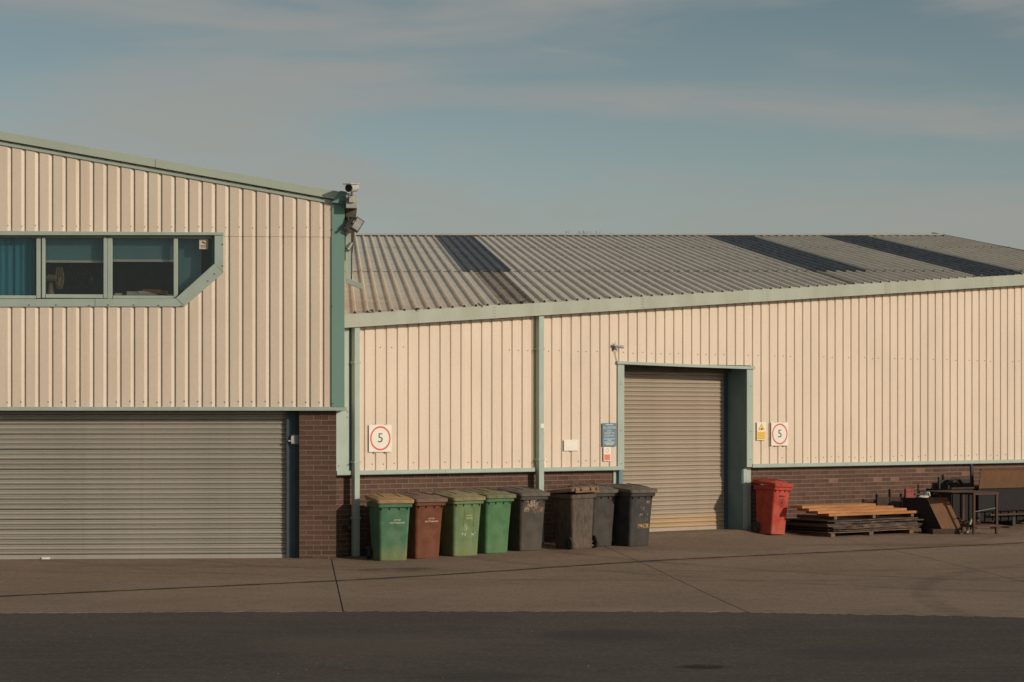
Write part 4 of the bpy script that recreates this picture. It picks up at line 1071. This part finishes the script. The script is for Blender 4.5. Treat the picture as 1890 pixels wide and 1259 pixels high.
pink_t = weathered('pale_pink_lettering', (.62, .42, .33), (.45, .3, .25), 30, .6)
gold_t = weathered('yellow_lettering', (.62, .58, .22), (.45, .42, .2), 30, .6)
B1 = wheelie_bin(727, .95, 19, green1, lid_ochre, 'green wheelie bin with a sandy ochre lid, nearest the corner downpipe', w=.50, warp=.006)
letter(B1, ('CITY OF', 'NOTTINGHAM'), cream_t, .605, .04)
B2 = wheelie_bin(791, .93, 34, brownp, lid_brown, 'reddish brown wheelie bin with a brown lid, between two green ones', w=.50)
letter(B2, ('CITY OF', 'NOTTINGHAM'), pink_t, .60, .03)
B3 = wheelie_bin(861, .95, 30, green2, lid_olive, 'olive green wheelie bin with a raised arch panel and chalky scribbles', w=.50, warp=.008)
letter(B3, ('CITY OF', 'NOTTM'), gold_t, .615, .03, sx=.9)
b = MB(); pp = []
for i in range(21):
    an = pi*i/20; pp.append((.03+.085*cos(an)+(0 if 1 else 0), .69+.06*sin(an)))
pts3 = [(.115, .2)] + pp + [(-.055, .45)]
b.tube([(x, -.2595-(z-.3)*.1, z) for x, z in pts3], .005, 6); b.build('arch_moulding', green2, B3, smooth=True)
B4 = wheelie_bin(919, .86, 36, green3, lid_green, 'bright green wheelie bin with a dull olive lid', w=.50)
B5 = wheelie_bin(982, .86, 33, grey1, lid_grey, 'dark grey wheelie bin with peeling cream and orange paint under its lid', w=.49)
B6 = wheelie_bin(1041, .62, 215, grey2, lid_tan, 'scraped brown grey wheelie bin turned back to front, wheels showing', w=.47, lean=1.5, warp=.008)
B7 = wheelie_bin(1113, .95, 34, grey3, lid_grey, 'plain dark grey wheelie bin, second from the tall shutter', w=.47)
B8 = wheelie_bin(1182, 1.25, 37, grey4, lid_grey, 'black wheelie bin with orange scrawl, in front of the tall shutter', w=.49)
# moulded dirt rail on the back of bin 6
MB().box(-.21, .21, .222, .25, .03, .06).box(-.21, .21, .228, .243, .10, .115).build('foot_rail', grey2, B6)
RB = wheelie_bin(1438, .58, 36, redp, redp, 'red wheelie bin alone at the brick wall right of the shutter', w=.385, hgt=.835, dep=.50, lean=3)
del RB['group']
letter(RB, ('BINDERY',), M['rust_dark'], .655, .0, dep=.50, size=.05, sx=.8)
b = MB(); ring(b, .065, .056, 0, 28); e_ = b.build('emblem_ring', M['rust_dark'], RB); e_.location = (.01, -.2395, .545); e_.rotation_euler = (.1, 0, 0)
b = MB(); b.add([(-.025, -.001, -.03), (-.008, -.001, -.03), (-.008, -.001, .0), (.006, -.001, .0), (.006, -.001, -.03), (.024, -.001, -.03), (.024, -.001, .03), (.008, -.001, .045), (-.006, -.001, .018), (-.025, -.001, .01)], [(0,1,2,9), (2,3,8,9), (3,4,5,6), (3,6,7,8)])
e2 = b.build('emblem_figure', M['rust_dark'], RB); e2.location = (.01, -.2400, .545); e2.rotation_euler = (.1, 0, 0)

# ================================================================== SCRAP AND TIMBER BY THE WALL
def rloc(px, py, hh=0):
    """point on the ground -> right hall local"""
    w = ground_pt(px, py); return FR.local(w)
c0 = rloc(1530, 992)                       # front left bottom corner of the board stack
st = FR.world(c0.x, c0.y, H(*FR.world(c0.x, c0.y, 0).xy))
stack = empty('board_stack', 'low stack of dark weathered boards on bearers beside the red bin', 'board stack', loc=st, rz=FR.ang)
for xx in (.12, 1.05, 2.05): MB().box(xx-.05, xx+.05, .02, 1.2, 0, .07).build('bearer', M['bearer'], stack, bevel=.004)
z = .071; rnd = random.Random(4)
def rough_board(L, Wd, t):
    """a sheet with frayed edge"""
    b = MB(); n = 16; fr, bk = [], []
    for i in range(n+1):
        x = L*i/n; fr.append((x, rnd.uniform(-.018, .012), 0)); bk.append((x, Wd+rnd.uniform(-.01, .01), 0))
    sag = lambda x: -.006*sin(pi*x/L*2)
    vs = [(x, y, sag(x)) for x, y, _ in fr]+[(x, y, sag(x)+t) for x, y, _ in fr]+[(x, y, sag(x)+t) for x, y, _ in bk]+[(x, y, sag(x)) for x, y, _ in bk]
    m = n+1; fs = []
    for k in range(4):
        a, c = k*m, ((k+1) % 4)*m; fs += [(a+i, a+i+1, c+i+1, c+i) for i in range(n)]
    fs += [(0, m, 2*m, 3*m)[::-1], (n, m+n, 2*m+n, 3*m+n)]
    return b.add(vs, fs)
for i in range(9):
    t = rnd.choice([.016, .020, .024]); L = 2.40+rnd.uniform(-.22, .06); o = rough_board(L, 1.16+rnd.uniform(-.06, .03), t).build('board', M['board'], stack)
    if i == 0: o.data.materials[0] = M['bearer']
    o.location = (rnd.uniform(-.04, .14), rnd.uniform(-.05, .05), z); o.rotation_euler = (0, 0, rnd.uniform(-.02, .02)); z += t+rnd.choice([.002, .004, .011])
ztop = z
# bright splinters on the board edges
b = MB()
for i in range(30):
    x = rnd.uniform(.05, 2.35); zz = rnd.uniform(.09, ztop-.01); l = rnd.uniform(.01, .05); b.box(x, x+l, -.030, -.02, zz, zz+.004)
b.build('splinters', M['bearer'], stack, kind='stuff')
# small bearers and orange timbers lying on the stack
tg = 'orange timbers on the board stack'
def on_stack(name, x0, x1, y0, y1, z0, z1, mat, lab, cat, grp=None, rot=0):
    o = MB().box(0, x1-x0, 0, y1-y0, 0, z1-z0).build(name, M[mat], bevel=.004)
    o.location = stack.matrix_basis @ Vector((x0, y0, z0)) if False else st + FR.u*x0 + FR.w*y0 + Vector((0, 0, z0))
    o.rotation_euler = (0, 0, FR.ang+rot); tag(o, lab, cat, grp); return o
for xx, nm in ((.28, 'leftmost'), (1.22, 'middle'), (2.18, 'rightmost')):
    on_stack('spacer_batten', xx-.035, xx+.035, .12, 1.05, ztop, ztop+.06, 'bearer', '%s small batten between the boards and the orange timbers' % nm, 'batten', 'battens under the orange timbers')
sx0 = c0.x
specs = [(rx(1527, c0.y)-sx0+.14, rx(1708, c0.y)-sx0+.12, .10), (rx(1504, c0.y)-sx0+.20, rx(1675, c0.y)-sx0+.12, .13), (rx(1477, c0.y)-sx0+.36, rx(1650, c0.y)-sx0+.15, .16), (rx(1462, c0.y)-sx0+.42, rx(1618, c0.y)-sx0+.18, .19)]
lbls = ['lowest orange timber on the board stack, reaching furthest right', 'second lowest of the stacked orange timbers', 'second highest of the stacked orange timbers', 'topmost orange timber of the stack, reaching behind the red bin']
for i, ((xa3, xb3, yy), lb) in enumerate(zip(specs, lbls)):
    on_stack('timber', xa3, xb3, yy, yy+.30, ztop+.061+.0485*i, ztop+.061+.0485*i+.047, 'timber', lb, 'timber', tg, rot=rnd.uniform(-.004, .004))

# generic placement for scrap in right-hall axes
def item(name, px, py, lab, cat, rot=0, tilt=(0, 0)):
    w = ground_pt(px, py); return empty(name, lab, cat, loc=w, rot=(tilt[0], tilt[1], FR.ang+rot))
S_ = 100.0
# steel trough with posts and red flaking end post
tr = empty('steel_trough', 'dark steel trough with short posts behind the orange timbers, its end post flaking red', 'steel trough', loc=FR.world(rx(1618, -.42), -.42, .12), rz=FR.ang)
MB().box(0, .95, 0, .012, .12, .56).box(0, .95, .30, .312, .12, .50).box(0, .95, 0, .31, .10, .12).build('trough', M['rust_dark'], tr)
for xx, zt2 in ((.0, .62), (.33, .70), (.62, .62)): MB().box(xx, xx+.03, -.02, .03, 0, zt2).build('post', M['blacksteel'], tr)
MB().box(.70, .90, -.05, .0, .06, .66).box(.70, .90, -.05, -.0, .64, .70).build('end_post', M['redpaint'], tr, bevel=.004)
MB().box(.98, 1.3, .0, .05, .58, .61).build('arm', M['rust_mid'], tr)
for k in (0,): MB().box(.0, .06, .1, .2, 0, .1).box(.85, .91, .1, .2, 0, .1).build('foot', M['blacksteel'], tr)
# leaning rusty box
hp = ground_pt(1750, 986); hb = empty('rusty_steel_chute', 'rusty open steel chute leaning sideways beside the metal frame', 'chute', loc=hp, rz=radians(14))
def hpp(px, py, dy): Y = hp.y+dy; return Vector(((px-CX)/F*Y, Y, EYE+(HY-py)/F*Y)) - hp
Rm = Matrix.Rotation(-radians(14), 3, 'Z')
q = [Rm @ hpp(px, py, dy) for px, py, dy in ((1738, 976, .0), (1775, 976, .08), (1748.5, 918, .25), (1710, 918, .15))]
q2 = [v + Vector((-.30, .42, -.02)) for v in q]
def slab4(a, nrm_, t):
    return a, [v+nrm_*t for v in a]
fn = (q[1]-q[0]).cross(q[3]-q[0]).normalized()
MB().hexa(q, [v-fn*.012 for v in q]).build('front_plate', M['rust'], hb)
MB().hexa([q[0]-fn*.013, q[3]-fn*.013, q2[3], q2[0]], [v+Vector((.012, 0, 0)) for v in (q[0]-fn*.013, q[3]-fn*.013, q2[3], q2[0])]).build('side_plate', M['near_black'], hb)
MB().hexa([q[0]-Vector((0,0,.002)), q[1]-Vector((0,0,.002)), q2[1], q2[0]], [v-Vector((0, 0, .01)) for v in (q[0]-Vector((0,0,.002)), q[1]-Vector((0,0,.002)), q2[1], q2[0])]).build('bottom_plate', M['rust_dark'], hb)
MB().box(-.28, .22, .02, .08, 0, .09).box(-.28, -.2, .08, .5, 0, .09).box(.14, .22, .08, .5, 0, .07).build('foot_frame', M['rust_dark'], hb)
# angle-iron frame table
tb = FR.local(ground_pt(1797, 987)); TA = FR.ang-radians(10)
table = empty('steel_frame_stand', 'rusty angle iron stand with a lower shelf of scrap', 'frame stand', loc=FR.world(tb.x, tb.y, H(*FR.world(tb.x, tb.y, 0).xy)), rz=TA)
TW, TD, TH = .50, .95, .74
legs = [(0, 0), (TW, 0), (TW, TD), (0, TD)]
TW2 = TW
for lx_, ly_ in legs: MB().box(lx_, lx_+.04, ly_, ly_+.006, 0, TH).box(lx_, lx_+.006, ly_+.006, ly_+.04, 0, TH).build('leg', M['rust_mid'], table)
for z0_, nm, mt in ((TH, 'top_rail', 'rust_mid'), (.17, 'shelf_rail', 'rust_mid')):
    MB().box(-.01, TW+.05, -.012, 0, z0_-.04, z0_).build(nm, M[mt], table); MB().box(-.01, TW+.05, TD+.04, TD+.052, z0_-.04, z0_).build(nm, M[mt], table)
    MB().box(-.016, -.004, 0, TD+.04, z0_-.04, z0_).build(nm, M[mt], table); MB().box(TW+.042, TW+.054, 0, TD+.04, z0_-.04, z0_).build(nm, M[mt], table)
MB().box(-.004, TW+.04, .01, TD+.03, .165, .172).build('shelf', M['rust_dark'], table)
MB().box(-.45, TW+.03, .02, TD+.03, TH+.002, TH+.012).build('top_plate', M['rust_dark'], table)
MB().tube([(.02, .02, .40), (TW, .02, .46)], .008, 6).build('brace', M['steel'], table)
# scrap on the shelf
rnd = random.Random(9)
for i in range(9):
    x, y, zz = rnd.uniform(.0, .42), rnd.uniform(.05, .5), .172+rnd.uniform(0, .0)+.04*(i//3)
    o = MB(); s1, s2, s3 = rnd.uniform(.08, .2), rnd.uniform(.03, .08), rnd.uniform(.02, .045)
    if i % 3: o.box(-s1/2, s1/2, -s2/2, s2/2, 0, s3)
    else: o.tube([(-s1/2, 0, s3/2), (s1/2, 0, s3/2)], s3/2, 9)
    o = o.build('scrap_metal', M[rnd.choice(['rust_mid', 'rust_mid', 'rust_dark', 'bearer'])], bevel=.002)
    o.location = table.matrix_basis @ Vector((0,0,0)) if False else Vector(table.location) + Matrix.Rotation(TA, 3, 'Z') @ Vector((x, y, zz))
    o.rotation_euler = (0, rnd.uniform(-.15, .15), rnd.uniform(0, 3))
    tag(o, 'piece of scrap metal heaped on the lower shelf of the angle iron stand', 'scrap metal', 'scrap heaped on the stand shelf')
for i in range(10):
    px = 1752+i*11; w_ = FR.world(rx(px, -.9), -.78-rnd.uniform(0, .12), 0)
    L_, T_ = rnd.uniform(.12, .34), rnd.uniform(.03, .08); o = MB()
    if i % 2: o.box(-L_/2, L_/2, -T_, T_, 0, T_)
    else: o.hexa([(-L_/2, -.03, 0), (L_/2, -.05, 0), (L_/2, .05, 0), (-L_/2, .04, 0)], [(-L_/2+.03, -.03, T_), (L_/2-.05, -.03, T_*1.6), (L_/2-.04, .03, T_*1.6), (-L_/2+.02, .03, T_)])
    o = o.build('scrap_offcut', M[('rust_dark', 'rust_mid', 'bearer', 'near_black')[i % 4]], bevel=.003)
    o.location = (w_.x, w_.y, H(w_.x, w_.y)+.002); o.rotation_euler = (0, 0, rnd.uniform(0, 3)); tag(o, 'dark scrap offcut lying on the ground around the angle iron stand', 'scrap metal', 'scrap offcuts on the ground')
# foot bracket on the ground
fbk = item('steel_foot_bracket', 1785, 986, 'small bent steel foot bracket on the ground by the stand leg', 'bracket', rot=-.3)
MB().box(-.16, .12, -.03, .03, 0, .03).build('base_bar', M['rust_mid'], fbk, bevel=.003)
MB().hexa([(-.02, -.02, .03), (.02, -.02, .03), (.02, .02, .03), (-.02, .02, .03)], [(.07, -.02, .26), (.10, -.02, .26), (.10, .02, .26), (.07, .02, .26)]).build('upright', M['steel'], fbk)
# dark wheel/drum leaning at the wall
dw = FR.world(rx(1766, -.25), -.25, 0); dwz = H(*dw.xy)
RZ = FR.Z(1770, 903, -.25)-dwz
drum = empty('steel_rim_ring', 'dark rusty steel ring standing on the stand top against the bricks', 'steel ring', loc=(dw.x, dw.y, dwz), rot=(radians(-3), 0, FR.ang))
b = MB(); 
for rr, th in ((.20, .03), (.12, .012), (.05, .02)): b.tube([(rr*cos(i*pi/16), 0, RZ+rr*sin(i*pi/16)) for i in range(33)], th, 6, cap=False)
b.build('ring', M['rust_dark'], drum, smooth=True)
b = MB()
for i in range(6): a = i*pi/3; b.tube([(.05*cos(a), 0, RZ+.05*sin(a)), (.19*cos(a), 0, RZ+.19*sin(a))], .01, 5)
b.build('spoke', M['rust_dark'], drum)
ck = FR.world(rx(1770, -.15), -.12, 0); ckz = H(*ck.xy)
crate = empty('shade_crate', 'added near black crate for deep shade behind the angle iron stand, reaching to the skip', 'crate', loc=(ck.x, ck.y, ckz), rz=FR.ang)  # added crate whose dark sides stand in for the deep shade here
MB().box(-.75, 1.6, -.52, -.50, .06, .66).box(-.75, 1.6, -.50, .1, .04, .06).box(-.75, -.73, -.50, .1, .06, .66).build('side', M['near_black'], crate)
for k in range(11): MB().box(-.73+.22*k, -.70+.22*k, -.545, -.521, .05, .64).build('rib', M['near_black'], crate)
MB().box(-.77, 1.6, -.55, -.49, .661, .69).build('rim', M['rust_dark'], crate, bevel=.003)
MB().box(-.3, -.2, -.5, .1, 0, .04).box(1.4, 1.5, -.5, .1, 0, .04).build('runner', M['blacksteel'], crate)
# tall dark posts
def post(px, pyt, y, w, lab, lean=0, mat='blacksteel', zb=0):
    x = rx(px, y); wpt = FR.world(x, y, 0); zt = FR.Z(px, pyt, y); zg = H(*wpt.xy)
    o = MB().box(-w/2, w/2, -.02, .02, 0, .012).box(-w/2, w/2, -.02, .02, .012, zt-zg).build('steel_post', M[mat], bevel=.002); o.location = (wpt.x, wpt.y, zg); o.rotation_euler = (0, lean, FR.ang)
    tag(o, lab, 'post'); return o
post(1733, 880, -.3, .03, 'thin dark upright steel post against the bricks above the chute')
post(1797, 857, -.45, .06, 'thicker dark steel post leaning by the rusty skip panel', lean=radians(-3))
# dark backing plate between posts
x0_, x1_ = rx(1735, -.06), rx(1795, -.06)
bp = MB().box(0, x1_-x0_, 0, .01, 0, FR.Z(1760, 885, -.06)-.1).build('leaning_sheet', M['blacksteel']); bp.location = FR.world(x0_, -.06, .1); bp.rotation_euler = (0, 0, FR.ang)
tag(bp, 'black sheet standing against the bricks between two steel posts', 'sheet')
# rusty skip at the right edge
sk = FR.world(rx(1803, -.75), -.75, 0); skz = H(*sk.xy)
skip = empty('steel_skip', 'rusty brown steel skip with a tilted side panel at the right edge', 'skip', loc=(sk.x, sk.y, skz), rz=FR.ang)
zt3, zb3 = FR.Z(1803, 868, -.75)-skz, FR.Z(1803, 902, -.75)-skz
MB().hexa([(.06, 0, zb3), (2.2, 0, zb3), (2.2, -.10, zt3), (0, -.10, zt3)], [(.06, .012, zb3), (2.2, .012, zb3), (2.2, -.088, zt3), (0, -.088, zt3)]).build('side_panel', M['rust'], skip)
MB().box(0, 2.2, -.11, -.07, zt3+.001, zt3+.025).build('rim', M['rust_mid'], skip, bevel=.003)
MB().box(.08, 2.2, .03, .04, .32, zb3-.001).box(.08, 2.2, .04, .62, .30, .32).box(.08, .09, .04, .62, .32, zb3).build('hull', M['near_black'], skip)
for xx in (.12, 1.1, 2.1): MB().box(xx, xx+.08, .1, .6, 0, .30).build('runner', M['blacksteel'], skip)
MB().box(.35, 2.2, -.02, .02, .22, .25).build('lower_bar', M['rust_mid'], skip)
# bits lying on top of the trough and chute
def bit(name, px, py, y, dims, rot, mat, lab, cat):
    o = MB().box(-dims[0]/2, dims[0]/2, -dims[1]/2, dims[1]/2, -dims[2]/2, dims[2]/2).build(name, M[mat], bevel=.003)
    x, z = FR.P(px, py, y); o.location = FR.world(x, y, z); o.rotation_euler = (rot[0], rot[1], FR.ang+rot[2]); tag(o, lab, cat); return o
bit('white_wrapper', 1704, 917.5, -.30, (.17, .14, .03), (.1, -.15, .3), 'signwhite', 'crumpled white wrapper on the trough arm beside the chute', 'wrapper')
bit('blue_offcut', 1707, 912, -.25, (.09, .08, .07), (.3, .7, .2), 'signblue', 'dark blue plastic offcut with a white edge above the trough arm', 'offcut')
bit('white_strip', 1714, 912, -.29, (.022, .05, .09), (.2, -.6, .2), 'signwhite', 'short white strip leaning against the blue offcut', 'strip')
cc = empty('cable_coil', 'loose pale pink cable coil lying over the top of the leaning chute', 'cable', loc=FR.world(rx(1738, -.28), -.28, FR.Z(1738, 915, -.28)), rz=FR.ang)
b = MB(); b.tube([(-.2+.013*i, .02*sin(i*1.1), .02+.035*abs(sin(i*.62))) for i in range(32)], .009, 6); b.build('strand', M['redfolder'], cc, smooth=True)
b = MB(); b.tube([(-.02+.012*i, -.03+.02*cos(i*.9), .02+.04*abs(cos(i*.55))) for i in range(18)], .010, 6); b.build('strand', M['signwhite'], cc, smooth=True)
shf = MB().box(-.3, .35, 0, .25, 0, .02).build('scrap_plate', M['blacksteel']); shf.location = FR.world(rx(1715, -.36), -.36, FR.Z(1715, 921, -.36)-.02); shf.rotation_euler = (0, 0, FR.ang)
tag(shf, 'black steel plate bridging the trough and the leaning chute', 'plate')
for pxq in (1700, 1738):
    pass
# rough bundle of dark pipes filling the gap behind the stand
for i in range(7):
    x = rx(1752, -.2)+.09*i; y = -.18-.05*(i % 3); wpt = FR.world(x, y, 0); zg = H(*wpt.xy)
    o = MB().tube([(0, 0, 0), (rnd.uniform(-.05, .05), .08, .60+rnd.uniform(-.1, .08))], .03, 9).build('leaning_pipe', M['near_black'], smooth=True); o.location = (wpt.x, wpt.y, zg)
    tag(o, 'dark rusty pipe leaning on the bricks behind the angle iron stand', 'pipe', 'pipes leaning behind the stand')

# ================================================================== far bare tree whose top shows over the ridge
tY = 75.0; tx = (1084-CX)/F*tY; tz = EYE+(HY-421)/F*tY
tree = empty('bare_tree', 'bare twiggy treetop just showing over the roof ridge', 'tree', loc=(tx, tY, -.25))
trunk = MB().tube([(0, 0, 0), (.1, 0, tz*.35), (0, .1, tz*.6), (.05, 0, tz*.8)], .2, 8, rs=[.22, .18, .11, .05]).build('trunk', M['bark'], tree, smooth=True)
rnd = random.Random(21); b = MB()
def grow(p, d, l, r, n):
    q = p + d*l; b.tube([p, (p+q)/2+Vector((rnd.uniform(-.05, .05), 0, 0))*l, q], r, 4, rs=[r, r*.8, r*.55])
    if n:
        for _ in range(3): grow(q, (d+Vector((rnd.uniform(-.6, .6), rnd.uniform(-.6, .6), rnd.uniform(-.05, .5)))).normalized(), l*.68, r*.55, n-1)
for i in range(7):
    zz = tz*(.45+.05*i); a = i*2.4; grow(Vector((.05, 0, zz)), Vector((cos(a)*.45, sin(a)*.45, .9)).normalized(), tz*(.22-.013*i), .05, 3)
mz = max(v[2] for v in b.v); k = (tz+.25)/mz
b.v = [(x, y, z*k) for x, y, z in b.v]
b.build('branches', M['bark'], tree, smooth='all')
# tufts of weed and dirt along the foot of the walls
rnd = random.Random(31); b = MB()
def tuft(p, n, hh):
    for _ in range(n):
        a = rnd.uniform(0, 2*pi); l = hh*rnd.uniform(.4, 1); o_ = Vector((rnd.uniform(-.05, .05), rnd.uniform(-.02, .02), 0)); d_ = Vector((cos(a)*.5, sin(a)*.5, 1)).normalized(); s_ = Vector((-sin(a), cos(a), 0))*.004
        b.add([p+o_-s_, p+o_+s_, p+o_+d_*l], [(0,1,2)])
for px in (634, 641, 650, 668, 1005, 1012, 1120, 1387, 1398, 1440, 1470):
    x = FR.X(px, .07); w_ = FR.world(x, .07, 0); tuft(Vector((w_.x, w_.y, H(w_.x, w_.y))), 16, .07)
for px in (553, 575, 601, 619):
    x = FL.X(px, -.02); w_ = FL.world(x, -.02, 0); tuft(Vector((w_.x, w_.y, H(w_.x, w_.y))), 8, .035)
b.build('weeds', M['plant'], kind='stuff')
# windblown dirt heaped against the plinth
b = MB()
for i in range(900):
    px = rnd.uniform(628, 1880)
    if 1150 < px < 1375: continue
    x = FR.X(px, .02); y = .09-abs(rnd.gauss(0, .12)); w_ = FR.world(x, y, 0); z = H(w_.x, w_.y); r = rnd.uniform(.004, .014)
    p = Vector((w_.x, w_.y, z)); b.add([p+Vector((r,0,0)), p+Vector((0,r,0)), p+Vector((-r,0,0)), p+Vector((0,-r,0)), p+Vector((0,0,r*.8))], [(0,1,4), (1,2,4), (2,3,4), (3,0,4)])
b.build('dirt_crumbs', M['soffit'], kind='stuff')
